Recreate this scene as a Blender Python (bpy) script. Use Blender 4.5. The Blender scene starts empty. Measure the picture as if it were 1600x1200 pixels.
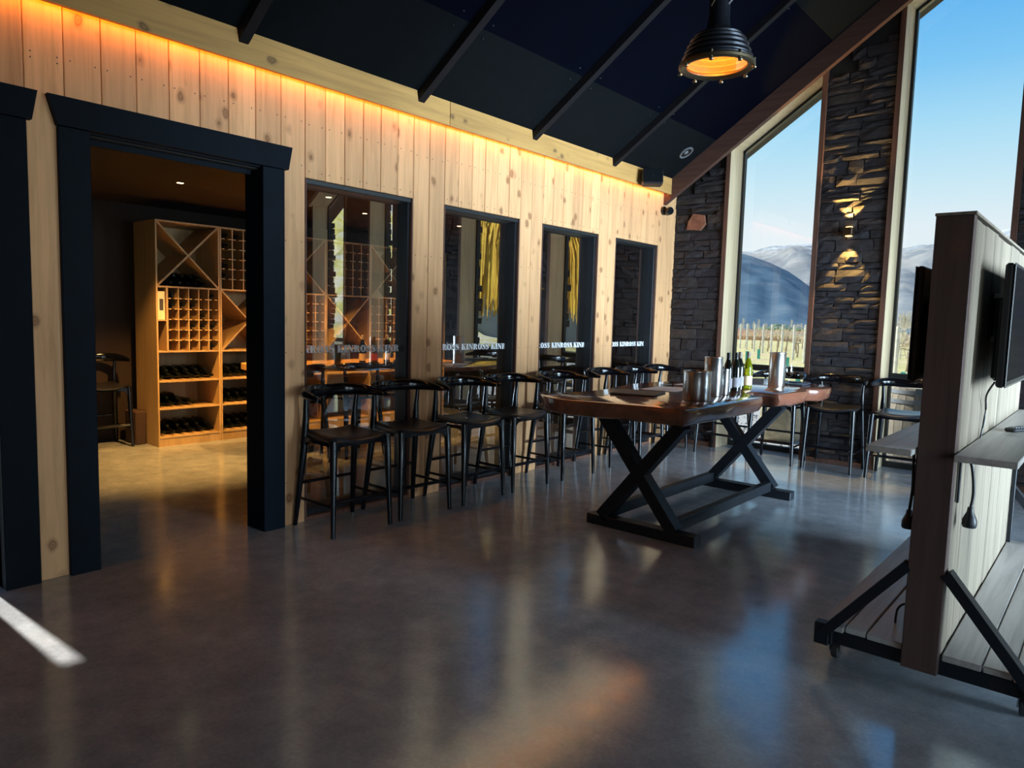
import bpy, bmesh, math, random
from mathutils import Vector, Matrix, noise
SC = bpy.context.scene
COL = SC.collection
PI = math.pi
# ------------------------------------------------------------------ camera
cam_d = bpy.data.cameras.new('camera')
cam = bpy.data.objects.new('camera', cam_d)
COL.objects.link(cam)
F = Vector((-0.6464866514898534, 0.7574282796341196, -0.09141887472472421))
R = Vector((0.758697933663867, 0.6508690273344945, 0.027330472202792944))
U = Vector((-0.08020258661424483, 0.05169052589350405, 0.9954374086969194))
m = Matrix((R, U, -F)).transposed().to_4x4()
m.translation = Vector((4.3, 0.0, 1.4714))
cam.matrix_world = m
cam_d.sensor_width = 36.0
cam_d.lens = 1113.2336 / 1600 * 36
cam_d.clip_start = 0.05
cam_d.clip_end = 6000
SC.camera = cam
# ------------------------------------------------------------------ exposure, sky, sun
SC.view_settings.view_transform = 'Standard'
SC.view_settings.look = 'None'
SC.view_settings.gamma = 1.0
SC.view_settings.use_curve_mapping = False
SC.view_settings.exposure = 0.0
SKY = 1.0
SUN = 11.0
TINT = (0.50, 0.56, 0.60)             # blue-grey tint added to the gable panes to dim the bright outside
BAY = 235.0                           # base watts of lamps added in the right wall bays as daylight fill
w = bpy.data.worlds.new('sky')
SC.world = w
w.use_nodes = True
nt = w.node_tree
nt.nodes.clear()
tc = nt.nodes.new('ShaderNodeTexCoord')
sx = nt.nodes.new('ShaderNodeSeparateXYZ')
nt.links.new(tc.outputs['Generated'], sx.inputs[0])
rp = nt.nodes.new('ShaderNodeValToRGB')
rp.color_ramp.interpolation = 'EASE'
els = rp.color_ramp.elements
els[0].position = 0.0
els[0].color = (0.756, 0.770, 0.726, 1)
els[1].position = 1.0
els[1].color = (0.034, 0.150, 0.405, 1)
rp.color_ramp.interpolation = 'LINEAR'
for p_, c_ in ((0.124, (0.714, 0.730, 0.726, 1)), (0.17, (0.563, 0.690, 0.726, 1)), (0.235, (0.378, 0.610, 0.726, 1)), (0.30, (0.202, 0.480, 0.715, 1)), (0.36, (0.126, 0.400, 0.694, 1)), (0.6, (0.059, 0.250, 0.555, 1))):
    e_ = els.new(p_)
    e_.color = c_
nt.links.new(sx.outputs[2], rp.inputs[0])
bg = nt.nodes.new('ShaderNodeBackground')
bg.inputs[1].default_value = 2.2 * SKY
nt.links.new(rp.outputs[0], bg.inputs[0])
wo = nt.nodes.new('ShaderNodeOutputWorld')
nt.links.new(bg.outputs[0], wo.inputs[0])
sun_d = bpy.data.lights.new('sun', 'SUN')
sun_d.energy = SUN
sun_d.color = (1.0, 0.93, 0.80)
sun_d.angle = 0.03
sun = bpy.data.objects.new('sun', sun_d)
COL.objects.link(sun)
sun.rotation_euler = Vector((-0.7071, -0.03, 0.7071)).to_track_quat('Z', 'Y').to_euler()

def area_fill(name, loc, aim, w_, h_, watts, col, spread):
    ad_ = bpy.data.lights.new(name, 'AREA')
    ad_.shape = 'RECTANGLE'; ad_.size = w_; ad_.size_y = h_
    ad_.energy = watts; ad_.color = col; ad_.spread = math.radians(spread)
    ao_ = bpy.data.objects.new(name, ad_); COL.objects.link(ao_)
    ao_.location = loc
    ao_.rotation_euler = (Vector(loc) - Vector(aim)).to_track_quat('Z', 'Y').to_euler()
FILL_COL = (.60, .82, 1.0)  # colour of the fill lamps added in the bays
area_fill('bay_fill', (8.16, -1.4, 1.38), (0, -1.4, 1.38), 1.8, 2.7, BAY * .14, FILL_COL, 180)
area_fill('bay_fill', (8.16, 1.0, 1.38), (0, 1.0, 1.38), 1.8, 2.7, BAY * .14, FILL_COL, 180)
area_fill('bay_fill', (8.16, 4.15, 1.38), (0, 5.6, 1.3), 1.7, 2.7, BAY * .66, FILL_COL, 60)
area_fill('bay_fill', (8.16, 6.35, 1.38), (0, 5.9, 1.3), 1.9, 2.7, BAY * .46, FILL_COL, 64)
# ------------------------------------------------------------------ material helpers
MATS = {}
def base_mat(name):
    mt = bpy.data.materials.new(name)
    mt.use_nodes = True
    n = mt.node_tree
    b = n.nodes['Principled BSDF']
    MATS[name] = mt
    return mt, n, b
def setp(b, **k):
    for a, v in k.items():
        a = {'rough': 'Roughness', 'metal': 'Metallic', 'spec': 'Specular IOR Level', 'coat': 'Coat Weight', 'coatr': 'Coat Roughness',
             'col': 'Base Color', 'emis': 'Emission Color', 'es': 'Emission Strength', 'trans': 'Transmission Weight', 'ior': 'IOR', 'sheen': 'Sheen Weight'}[a]
        b.inputs[a].default_value = (*v, 1) if isinstance(v, tuple) else v
def coords(n, scale=(1, 1, 1), rnd=True):
    tc = n.nodes.new('ShaderNodeTexCoord')
    mp = n.nodes.new('ShaderNodeMapping')
    mp.inputs['Scale'].default_value = scale
    n.links.new(tc.outputs['Object'], mp.inputs['Vector'])
    if rnd:
        oi = n.nodes.new('ShaderNodeObjectInfo')
        ml = n.nodes.new('ShaderNodeMath'); ml.operation = 'MULTIPLY'; ml.inputs[1].default_value = 37.0
        n.links.new(oi.outputs['Random'], ml.inputs[0])
        n.links.new(ml.outputs[0], mp.inputs['Location'])
    return mp
def noise_n(n, vec, scale, detail=4, rough=.55, dist=0.0):
    t = n.nodes.new('ShaderNodeTexNoise')
    t.inputs['Scale'].default_value = scale
    t.inputs['Detail'].default_value = detail
    t.inputs['Roughness'].default_value = rough
    t.inputs['Distortion'].default_value = dist
    n.links.new(vec.outputs[0], t.inputs['Vector'])
    return t
def ramp(n, src, stops):
    r = n.nodes.new('ShaderNodeValToRGB')
    e = r.color_ramp.elements
    e[0].position, e[0].color = stops[0][0], (*stops[0][1], 1)
    e[1].position, e[1].color = stops[-1][0], (*stops[-1][1], 1)
    for p_, c_ in stops[1:-1]:
        x = e.new(p_); x.color = (*c_, 1)
    n.links.new(src, r.inputs[0])
    return r
def mixc(n, fac, a, b, mode='MIX'):
    x = n.nodes.new('ShaderNodeMix'); x.data_type = 'RGBA'; x.blend_type = mode
    if isinstance(fac, float): x.inputs[0].default_value = fac
    else: n.links.new(fac, x.inputs[0])
    for i, s in ((6, a), (7, b)):
        if isinstance(s, tuple): x.inputs[i].default_value = (*s, 1)
        else: n.links.new(s, x.inputs[i])
    return x.outputs[2]
def bump(n, b, src, strength=.2, dist=.01):
    u = n.nodes.new('ShaderNodeBump')
    u.inputs['Strength'].default_value = strength
    u.inputs['Distance'].default_value = dist
    n.links.new(src, u.inputs['Height'])
    n.links.new(u.outputs[0], b.inputs['Normal'])
def plain(name, col, rough=.5, metal=0., var=.12, scale=8, spec=.5, coat=0.):
    mt, n, b = base_mat(name)
    mp = coords(n)
    t = noise_n(n, mp, scale, 3)
    d = tuple(c * (1 - var) for c in col); l = tuple(min(1, c * (1 + var)) for c in col)
    r = ramp(n, t.outputs[0], [(.3, d), (.7, l)])
    n.links.new(r.outputs[0], b.inputs['Base Color'])
    setp(b, rough=rough, metal=metal, spec=spec, coat=coat)
    return mt
def wood(name, light, dark, knot, axis=2, rough=.6, knots=True, grain=26, spec=.3, coat=0., kscale=3.2, kthr=(.06, .16), bumps=.15):
    mt, n, b = base_mat(name)
    s = [1, 1, 1]; s[axis] = .055
    mp = coords(n, tuple(s))
    t = noise_n(n, mp, grain, 5, .6, .6)
    r = ramp(n, t.outputs[0], [(.28, dark), (.55, light), (.8, tuple(min(1, c * 1.1) for c in light))])
    s2 = [1, 1, 1]; s2[axis] = .25
    mp2 = coords(n, tuple(s2))
    t2 = noise_n(n, mp2, 2.4, 3)
    r2 = ramp(n, t2.outputs[0], [(.3, (.82, .80, .78)), (.7, (1.06, 1.03, 1.0))])
    c = mixc(n, 1.0, r.outputs[0], r2.outputs[0], 'MULTIPLY')
    oi = n.nodes.new('ShaderNodeObjectInfo')
    r3 = ramp(n, oi.outputs['Random'], [(0, (.84, .82, .80)), (1, (1.08, 1.06, 1.02))])
    c = mixc(n, 1.0, c, r3.outputs[0], 'MULTIPLY')
    if knots:
        s3 = [1, 1, 1]; s3[axis] = .72
        mp3 = coords(n, tuple(s3))
        nd = noise_n(n, mp3, 9, 2)
        add = n.nodes.new('ShaderNodeMixRGB'); add.blend_type = 'ADD'; add.inputs[0].default_value = .05
        n.links.new(mp3.outputs[0], add.inputs[1]); n.links.new(nd.outputs[1], add.inputs[2])
        v = n.nodes.new('ShaderNodeTexVoronoi'); v.inputs['Scale'].default_value = kscale
        n.links.new(add.outputs[0], v.inputs['Vector'])
        kr = ramp(n, v.outputs['Distance'], [(0, (1, 1, 1)), (kthr[0] * .5, (.55, .55, .55)), (kthr[0], (.8, .8, .8)), (kthr[0] * 1.25, (.35, .35, .35)), (kthr[1], (0, 0, 0))])
        c = mixc(n, kr.outputs[0], c, knot)
    n.links.new(c, b.inputs['Base Color'])
    setp(b, rough=rough, spec=spec, coat=coat)
    if bumps: bump(n, b, t.outputs[0], bumps, .003)
    return mt
def emis(name, col, strength):
    mt, n, b = base_mat(name)
    setp(b, col=tuple(c * .5 for c in col), emis=col, es=strength, rough=.5)
    return mt
def glass(name, tint, refl, roughness=0.0):
    mt = bpy.data.materials.new(name); mt.use_nodes = True
    n = mt.node_tree; n.nodes.clear()
    o = n.nodes.new('ShaderNodeOutputMaterial')
    tr = n.nodes.new('ShaderNodeBsdfTransparent'); tr.inputs[0].default_value = (*tint, 1)
    gl = n.nodes.new('ShaderNodeBsdfGlossy'); gl.inputs['Roughness'].default_value = roughness
    gl.inputs[0].default_value = (1, 1, 1, 1)
    fr = n.nodes.new('ShaderNodeFresnel'); fr.inputs[0].default_value = 1.5
    ad = n.nodes.new('ShaderNodeMath'); ad.operation = 'MAXIMUM'; ad.inputs[1].default_value = refl
    n.links.new(fr.outputs[0], ad.inputs[0])
    ge = n.nodes.new('ShaderNodeNewGeometry')           # reflection only where a ray enters, none on leaving the pane
    iv = n.nodes.new('ShaderNodeMath'); iv.operation = 'SUBTRACT'; iv.inputs[0].default_value = 1.0
    n.links.new(ge.outputs['Backfacing'], iv.inputs[1])
    ml = n.nodes.new('ShaderNodeMath'); ml.operation = 'MULTIPLY'
    n.links.new(ad.outputs[0], ml.inputs[0]); n.links.new(iv.outputs[0], ml.inputs[1])
    mx = n.nodes.new('ShaderNodeMixShader')
    n.links.new(ml.outputs[0], mx.inputs[0]); n.links.new(tr.outputs[0], mx.inputs[1]); n.links.new(gl.outputs[0], mx.inputs[2])
    n.links.new(mx.outputs[0], o.inputs[0])
    MATS[name] = mt
    return mt

M_PINE = wood('pine_boards', (.86, .50, .26), (.68, .375, .18), (.20, .075, .025), 2, kscale=6.5, kthr=(.12, .25))
M_PINE_H = wood('pine_fascia', (.66, .38, .13), (.52, .29, .10), (.12, .06, .03), 1, kscale=6, kthr=(.10, .2))
M_TIMBER = wood('larch_timber', (.15, .078, .058), (.10, .05, .04), (.14, .06, .04), 2, rough=.65)
M_TIMBER_X = wood('larch_rafter', (.12, .062, .05), (.08, .042, .036), (.14, .06, .04), 0, rough=.65)
M_LINING = wood('pale_lining', (.78, .66, .46), (.62, .50, .33), (.38, .26, .15), 2, knots=False)
M_CARTPLANK = wood('sawn_planks', (.24, .20, .155), (.12, .10, .075), (.16, .11, .07), 2, rough=.75, bumps=.4)
M_CARTDECK = wood('weathered_planks', (.55, .53, .52), (.38, .36, .35), (.14, .11, .09), 1, rough=.4, bumps=.4)
M_CARTPOST = wood('cart_post_wood', (.10, .062, .056), (.072, .044, .04), (.12, .06, .04), 2, rough=.6)
M_PLY = wood('birch_ply', (.52, .35, .17), (.43, .28, .13), (.3, .2, .1), 2, knots=False, rough=.55)
M_TABLE = wood('polished_slab', (.30, .105, .045), (.10, .032, .016), (.07, .02, .01), 1, rough=.16, knots=False, grain=14, spec=.6, coat=.8, bumps=.02)
M_TABLE_E = wood('slab_edge', (.17, .065, .04), (.075, .028, .018), (.07, .02, .01), 1, rough=.25, knots=False, grain=9, spec=.5, coat=.5, bumps=.1)
M_CELTABLE = wood('cellar_slab', (.62, .36, .13), (.42, .22, .08), (.2, .1, .04), 1, rough=.35, knots=False)
M_BLACKPAINT = plain('black_trim_paint', (.0035, .007, .013), .65, spec=.12)
M_STEEL_BLK = plain('black_steel', (.008, .010, .014), .45, 0, .2, 20, .35)
M_ALU = plain('dark_aluminium', (.012, .014, .016), .45)
M_CEIL = plain('black_ceiling_panel', (.0012, .0018, .006), .9, spec=.04)
M_CEIL_L = plain('charcoal_ceiling_panel', (.005, .0065, .008), .85, spec=.07)
M_RAFT = plain('black_rafter', (.006, .006, .009), .6, spec=.3)
M_LACQ = plain('black_lacquer', (.004, .004, .006), .14, 0, .2, 10, .35)
MATS['black_lacquer'].node_tree.nodes['Principled BSDF'].inputs['IOR'].default_value = 1.65
M_LEATHER = plain('black_leather', (.012, .011, .015), .3, 0, .3, 30)
MATS['black_leather'].node_tree.nodes['Principled BSDF'].inputs['IOR'].default_value = 1.75
M_CHROME = plain('brushed_steel', (.52, .52, .52), .30, 1., .06, 3)
M_BRASS = plain('aged_brass', (.20, .16, .10), .45, 1.)
M_IRON = plain('dark_iron', (.02, .022, .03), .35, .6)
M_GLASSBLK = plain('dark_bottle_glass', (.006, .008, .007), .08, 0, .1, 4, .6)
M_CAPS = plain('black_capsule', (.012, .012, .014), .35)
M_CAPS_G = plain('grey_capsule', (.18, .14, .11), .4)
M_LABEL = plain('grey_label', (.30, .28, .30), .7)
M_LABEL_C = plain('cream_label', (.80, .62, .38), .7)
M_LABEL_R = plain('red_label', (.35, .03, .06), .7)
M_PAPER = plain('white_paper', (.72, .74, .80), .7, 0, .04)
M_CARD = plain('dark_card', (.05, .04, .035), .6)
M_SLATE = plain('navy_notebook', (.05, .07, .10), .4)
M_BLKPLASTIC = plain('black_plastic', (.012, .012, .014), .4)
M_GREYPLASTIC = plain('grey_button', (.16, .16, .17), .5)
M_SCREEN = plain('dark_screen', (.006, .007, .010), .12, 0, .1, 4, .5)
M_RUBBER = plain('rubber', (.03, .03, .03), .6)
M_LETTER = plain('frosted_letter', (.82, .85, .88), .7, 0, .03)
M_GLASS_IN = glass('cellar_glass', (.92, .92, .92), .42)
M_GLASS_END = glass('dimming_glass', tuple(math.sqrt(c) for c in TINT), .04)
M_GLASS_CLR = glass('clear_glass', (.97, .98, .97), .05)
M_DOWN = emis('downlight_disc', (1, .72, .36), 14)
M_LED = emis('amber_led', (1, .33, .0), 24)
M_BULB = emis('amber_bulb', (1, .45, .08), 30)
M_REDBROWN = plain('cellar_plaster', (.022, .010, .005), .8)
M_DARKWALL = plain('cellar_dark_wall', (.008, .007, .006), .85)
M_PLASTER = plain('room_plaster', (.30, .26, .22), .9)
M_LAMPIN = plain('copper_shade_inside', (.75, .40, .15), .5)

def concrete():
    mt, n, b = base_mat('polished_concrete')
    mp = coords(n, rnd=False)
    a = noise_n(n, mp, 1.1, 6, .6, .5)
    c = noise_n(n, mp, 7.0, 5, .65)
    d = noise_n(n, mp, 60.0, 3, .6)
    r = ramp(n, a.outputs[0], [(.3, (.29, .315, .36)), (.5, (.365, .39, .44)), (.72, (.45, .475, .515))])
    r2 = ramp(n, c.outputs[0], [(.3, (.8, .8, .8)), (.7, (1.15, 1.13, 1.1))])
    r3 = ramp(n, d.outputs[0], [(.35, (.9, .9, .9)), (.72, (1.08, 1.08, 1.08))])
    x = mixc(n, 1., r.outputs[0], r2.outputs[0], 'MULTIPLY')
    x = mixc(n, 1., x, r3.outputs[0], 'MULTIPLY')
    n.links.new(x, b.inputs['Base Color'])
    rr = ramp(n, c.outputs[0], [(.3, (.12, .12, .12)), (.7, (.20, .20, .20))])
    n.links.new(rr.outputs[0], b.inputs['Roughness'])
    setp(b, ior=2.35)
    b.inputs['Specular Tint'].default_value = (.62, .86, 1.0, 1)
    bump(n, b, c.outputs[0], .03, .01)
    return mt
M_FLOOR = concrete()
def stone_mat(name, cols, spec=.15):
    mt, n, b = base_mat(name)
    mp = coords(n)
    oi = n.nodes.new('ShaderNodeObjectInfo')
    r = ramp(n, oi.outputs['Random'], [(0, cols[0]), (.35, cols[1]), (.7, cols[2]), (1, cols[3])])
    t = noise_n(n, mp, 14, 6, .65)
    r2 = ramp(n, t.outputs[0], [(.3, (.6, .6, .62)), (.7, (1.2, 1.15, 1.1))])
    x = mixc(n, 1., r.outputs[0], r2.outputs[0], 'MULTIPLY')
    n.links.new(x, b.inputs['Base Color'])
    setp(b, rough=.8, spec=spec)
    bump(n, b, t.outputs[0], .7, .015)
    return mt
M_STONE = stone_mat('schist_stone', [(.036, .034, .042), (.056, .049, .051), (.048, .047, .056), (.074, .061, .057)])
M_STONE_RED = stone_mat('rust_stone', [(.30, .14, .09), (.30, .14, .09), (.32, .15, .1), (.32, .15, .1)])
M_MORTAR = plain('dark_joint', (.02, .018, .018), .95)

# ------------------------------------------------------------------ object helpers
def link(name, me, parent=None, loc=None):
    o = bpy.data.objects.new(name, me)
    COL.objects.link(o)
    if parent: o.parent = parent
    if loc: o.location = loc
    return o
def empty(name, loc=(0, 0, 0), rz=0):
    o = bpy.data.objects.new(name, None)
    o.empty_display_size = .1
    COL.objects.link(o)
    o.location = loc
    o.rotation_euler = (0, 0, rz)
    return o
def tag(o, label=None, cat=None, group=None, kind=None):
    if label: o['label'] = label
    if cat: o['category'] = cat
    if group: o['group'] = group
    if kind: o['kind'] = kind
    return o
class MB:
    def __init__(s):
        s.v, s.f, s.m = [], [], []
    def add(s, vs, fs, mi=0):
        k = len(s.v)
        s.v += [tuple(x) for x in vs]
        s.f += [tuple(i + k for i in f) for f in fs]
        s.m += [mi] * len(fs)
        return s
    def box(s, x0, x1, y0, y1, z0, z1, c=0.0, mi=0):
        if x0 > x1: x0, x1 = x1, x0
        if y0 > y1: y0, y1 = y1, y0
        if z0 > z1: z0, z1 = z1, z0
        if c <= 0:
            vs = [(x, y, z) for x in (x0, x1) for y in (y0, y1) for z in (z0, z1)]
            return s.add(vs, [(0, 1, 3, 2), (4, 6, 7, 5), (0, 4, 5, 1), (2, 3, 7, 6), (0, 2, 6, 4), (1, 5, 7, 3)], mi)
        c = min(c, (x1 - x0) * .45, (y1 - y0) * .45, (z1 - z0) * .45)
        vs, ix = [], {}
        X, Y, Z = (x0, x1), (y0, y1), (z0, z1)
        for i in (0, 1):
            for j in (0, 1):
                for k in (0, 1):
                    dx, dy, dz = c * (1 - 2 * i), c * (1 - 2 * j), c * (1 - 2 * k)
                    for a in range(3):
                        p = [X[i] + dx, Y[j] + dy, Z[k] + dz]
                        p[a] = (X[i], Y[j], Z[k])[a]
                        ix[i, j, k, a] = len(vs); vs.append(tuple(p))
        fs = []
        def q(*ks): fs.append(tuple(ix[t] for t in ks))
        q((0,0,0,0),(0,0,1,0),(0,1,1,0),(0,1,0,0)); q((1,0,0,0),(1,1,0,0),(1,1,1,0),(1,0,1,0))
        q((0,0,0,1),(1,0,0,1),(1,0,1,1),(0,0,1,1)); q((0,1,0,1),(0,1,1,1),(1,1,1,1),(1,1,0,1))
        q((0,0,0,2),(0,1,0,2),(1,1,0,2),(1,0,0,2)); q((0,0,1,2),(1,0,1,2),(1,1,1,2),(0,1,1,2))
        for i in (0, 1):
            for j in (0, 1):
                q((i,j,0,0),(i,j,1,0),(i,j,1,1),(i,j,0,1))
                q((i,0,j,0),(i,1,j,0),(i,1,j,2),(i,0,j,2))
                q((0,i,j,1),(1,i,j,1),(1,i,j,2),(0,i,j,2))
                for k in (0, 1):
                    fs.append((ix[i,j,k,0], ix[i,j,k,1], ix[i,j,k,2]))
        return s.add(vs, fs, mi)
    def prism(s, pts, axis, a, b, mi=0):
        """polygon pts in the two other axes, extruded along axis from a to b"""
        n = len(pts)
        def P(p, h):
            l = list(p); l.insert(axis, h); return tuple(l)
        vs = [P(p, a) for p in pts] + [P(p, b) for p in pts]
        fs = [tuple(range(n))[::-1], tuple(range(n, 2 * n))] + [(i, (i + 1) % n, n + (i + 1) % n, n + i) for i in range(n)]
        return s.add(vs, fs, mi)
    def lathe(s, prof, c=(0, 0, 0), seg=20, axis=2, mi=0, caps=True):
        vs, fs = [], []
        for r, h in prof:
            for k in range(seg):
                a = 2 * PI * k / seg
                l = [r * math.cos(a), r * math.sin(a)]
                l.insert(axis, h)
                vs.append((l[0] + c[0], l[1] + c[1], l[2] + c[2]))
        n = len(prof)
        for i in range(n - 1):
            for k in range(seg):
                k2 = (k + 1) % seg
                fs.append((i * seg + k, i * seg + k2, (i + 1) * seg + k2, (i + 1) * seg + k))
        if caps:
            if prof[0][0] > 1e-4: fs.append(tuple(range(seg))[::-1])
            if prof[-1][0] > 1e-4: fs.append(tuple((n - 1) * seg + k for k in range(seg)))
        return s.add(vs, fs, mi)
    def tube(s, pts, rad, seg=8, mi=0, flat=None, upv=(0, 0, 1)):
        """pts polyline, rad number / list of r or (ru, rv); sections kept square to the path"""
        pts = [Vector(p) for p in pts]
        n = len(pts)
        if not isinstance(rad, (list, tuple)) : rad = [rad] * n
        vs, fs = [], []
        for i, p in enumerate(pts):
            t = (pts[min(i + 1, n - 1)] - pts[max(i - 1, 0)]).normalized()
            up = Vector(upv)
            if abs(t.dot(up)) > .97: up = Vector((1, 0, 0))
            a = t.cross(up).normalized(); b = a.cross(t).normalized()
            r = rad[i]
            ru, rv = r if isinstance(r, (list, tuple)) else (r, r)
            for k in range(seg):
                g = 2 * PI * (k + (.5 if seg == 4 else 0)) / seg
                f_ = 1.41421 if seg == 4 else 1
                vs.append(p + a * (ru * f_ * math.cos(g)) + b * (rv * f_ * math.sin(g)))
        for i in range(n - 1):
            for k in range(seg):
                k2 = (k + 1) % seg
                fs.append((i * seg + k, i * seg + k2, (i + 1) * seg + k2, (i + 1) * seg + k))
        fs.append(tuple(range(seg))[::-1]); fs.append(tuple((n - 1) * seg + k for k in range(seg)))
        return s.add(vs, fs, mi)
    def mesh(s, name, mats, smooth=None):
        me = bpy.data.meshes.new(name)
        me.from_pydata(s.v, [], s.f)
        if not isinstance(mats, (list, tuple)): mats = [mats]
        for x in mats: me.materials.append(x)
        if len(mats) > 1: me.polygons.foreach_set('material_index', s.m)
        bm = bmesh.new(); bm.from_mesh(me)
        bmesh.ops.recalc_face_normals(bm, faces=bm.faces)
        bm.to_mesh(me); bm.free()
        if smooth is not None:
            me.polygons.foreach_set('use_smooth', [True] * len(me.polygons))
            me.set_sharp_from_angle(angle=math.radians(smooth))
        me.update()
        return me
    def build(s, name, mats, parent=None, smooth=None, loc=None):
        """vertices are in the parent's space (or the world's); the origin goes to the middle of the base"""
        if loc is None:
            xs = [v[0] for v in s.v]; ys = [v[1] for v in s.v]; zs = [v[2] for v in s.v]
            c = ((min(xs) + max(xs)) / 2, (min(ys) + max(ys)) / 2, min(zs))
            s.v = [(v[0] - c[0], v[1] - c[1], v[2] - c[2]) for v in s.v]
            loc = c
        return link(name, s.mesh(name, mats, smooth), parent, loc)
def bx(name, mat, parent, *a, c=0.004, smooth=None):
    return MB().box(*a, c=c).build(name, mat, parent, smooth)
def copy_tree(o, parent=None):
    c = o.copy(); COL.objects.link(c)
    if parent: c.parent = parent
    for ch in list(o.children): copy_tree(ch, c)
    return c
def spot(name, loc, target, energy, col, size, blend=.4, rad=.03):
    d = bpy.data.lights.new(name, 'SPOT')
    d.energy, d.color, d.spot_size, d.spot_blend, d.shadow_soft_size = energy, col, size, blend, rad
    o = bpy.data.objects.new(name, d); COL.objects.link(o)
    o.location = loc
    o.rotation_euler = (Vector(loc) - Vector(target)).to_track_quat('Z', 'Y').to_euler()
    return o
RND = random.Random(7)
def CEIL(x): return 3.108 + .678 * x
RIDGE_X = 4.06
W_ROOM = 8.12
YE = 8.05            # stone face of the gable wall
YG = 8.38            # glass of the gable windows
YB = -3.4            # back wall

# ================================================================== SETTING
# floor
fl = MB().box(-4.3, 8.4, YB - .2, 8.5, -.12, 0).build('floor', M_FLOOR)
tag(fl, 'polished dark concrete floor of the tasting room', kind='structure')
# gravel, lawn and land outside are further down

# ---- left wall ----------------------------------------------------
wl = tag(empty('wall_left'), 'pine board wall with doorways and dark glazed bays', kind='structure')
WIN = [(2.82, 3.79), (4.125, 5.09), (5.425, 6.385), (6.72, 7.645)]
HEAD = 2.385
DOOR = (1.48, 2.49)
def board(y0, y1, z0, z1, par=wl, mat=M_PINE, dx=None):
    d = RND.uniform(-.0015, .0015) if dx is None else dx
    mb = MB().box(-.03, d, y0 + .0018, y1 - .0018, z0, z1, c=.0035)
    return mb.build('board', mat, par)
seams_above = []
ys = []
for k in range(9): ys.append(1.195 + k * .1805)      # above the cellar doorway
ys += [2.82]
for a, b in zip(ys[:-1], ys[1:]):
    full = (b <= 1.40) or (a >= 2.62)
    board(a, b, 0.0 if full else HEAD + .045, 3.12)
for i, (a, b) in enumerate(WIN):
    n = 6
    for k in range(n): board(a + (b - a) * k / n, a + (b - a) * (k + 1) / n, HEAD, 3.12)
    nx = WIN[i + 1][0] if i < 3 else 8.06
    mid = (b + nx) / 2
    board(b, mid, 0.0, 3.12); board(mid, nx, 0.0, 3.12)
# boards left of the post between the two doorways
for k in range(7): board(-.07 + k * .1807, -.07 + (k + 1) * .1807, HEAD + .045, 3.12)
for k in range(18): board(YB + k * .185, YB + (k + 1) * .185, 0, 3.12)
# core behind the boards, in pieces round the openings
core = MB()
def corebox(y0, y1, z0, z1): core.box(-.16, -.031, y0, y1, z0, z1)
corebox(YB, -.07, 0, 3.1); corebox(-.07, 1.03, HEAD, 3.1); corebox(1.03, DOOR[0], 0, 3.1); corebox(*DOOR, HEAD, 3.1)
corebox(DOOR[1], WIN[0][0], 0, 3.1)
for i, (a, b) in enumerate(WIN):
    corebox(a, b, HEAD, 3.1)
    corebox(b, WIN[i + 1][0] if i < 3 else 8.06, 0, 3.1)
core.build('wall_core', M_DARKWALL, wl)
# nail heads
nm = MB()
for o in [c for c in wl.children if c.name.startswith('board')]:
    pass
def nails(y0, y1, zs):
    for z in zs:
        for y in (y0 + .03, y1 - .03):
            nm.lathe([(.004, .0005), (.003, .0028)], (0, y, z), 6, 0)
for k in range(9): nails(ys[k], ys[k + 1], (2.46 if k else 2.72, 2.75))
for i, (a, b) in enumerate(WIN):
    for k in range(6): nails(a + (b - a) * k / 6, a + (b - a) * (k + 1) / 6, (2.43, 2.74))
    nx = WIN[i + 1][0] if i < 3 else 8.06
    mid = (b + nx) / 2
    for q in ((b, mid), (mid, nx)): nails(*q, (.3, 1.2, 1.95, 2.72))
nails(2.64, 2.82, (.3, 1.2, 1.95))
nm.build('nail_head', plain('nail_steel', (.03, .025, .02), .5), wl)['kind'] = 'stuff'

# ---- fascia with amber light ----------------------------------------
RAFT = [-1.75, -.40, .95, 2.325, 3.77, 5.15, 6.48]
RW = .032                                  # half width
def fascia(y0, y1):
    top = lambda: CEIL(.09)
    pts = [(y0, 2.985), (y1, 2.985), (y1, top())]
    for r in sorted([r for r in RAFT if y0 < r < y1], reverse=True):
        pts += [(r + RW + .006, top()), (r + RW - .004, CEIL(.09) - .078), (r - RW, CEIL(.09) - .078), (r - RW - .012, top())]
    pts += [(y0, top())]
    mb = MB()
    n = len(pts)
    vs = [(.07, *p) for p in pts] + [(.10, *p) for p in pts]
    mb.add(vs, [tuple(range(n))[::-1], tuple(range(n, 2 * n))] + [(i, (i + 1) % n, n + (i + 1) % n, n + i) for i in range(n)])
    return mb
tr = tag(empty('trim_1'), 'notched pine fascia board hiding an amber light strip', kind='structure')
fascia(YB, 4.072).build('fascia_board', M_PINE_H, tr)
fascia(4.078, 7.73).build('fascia_board', M_PINE_H, tr)
led = MB().box(.052, .066, YB + .05, 7.72, 3.0, 3.012).build('light_strip', M_LED, tr)

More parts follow.
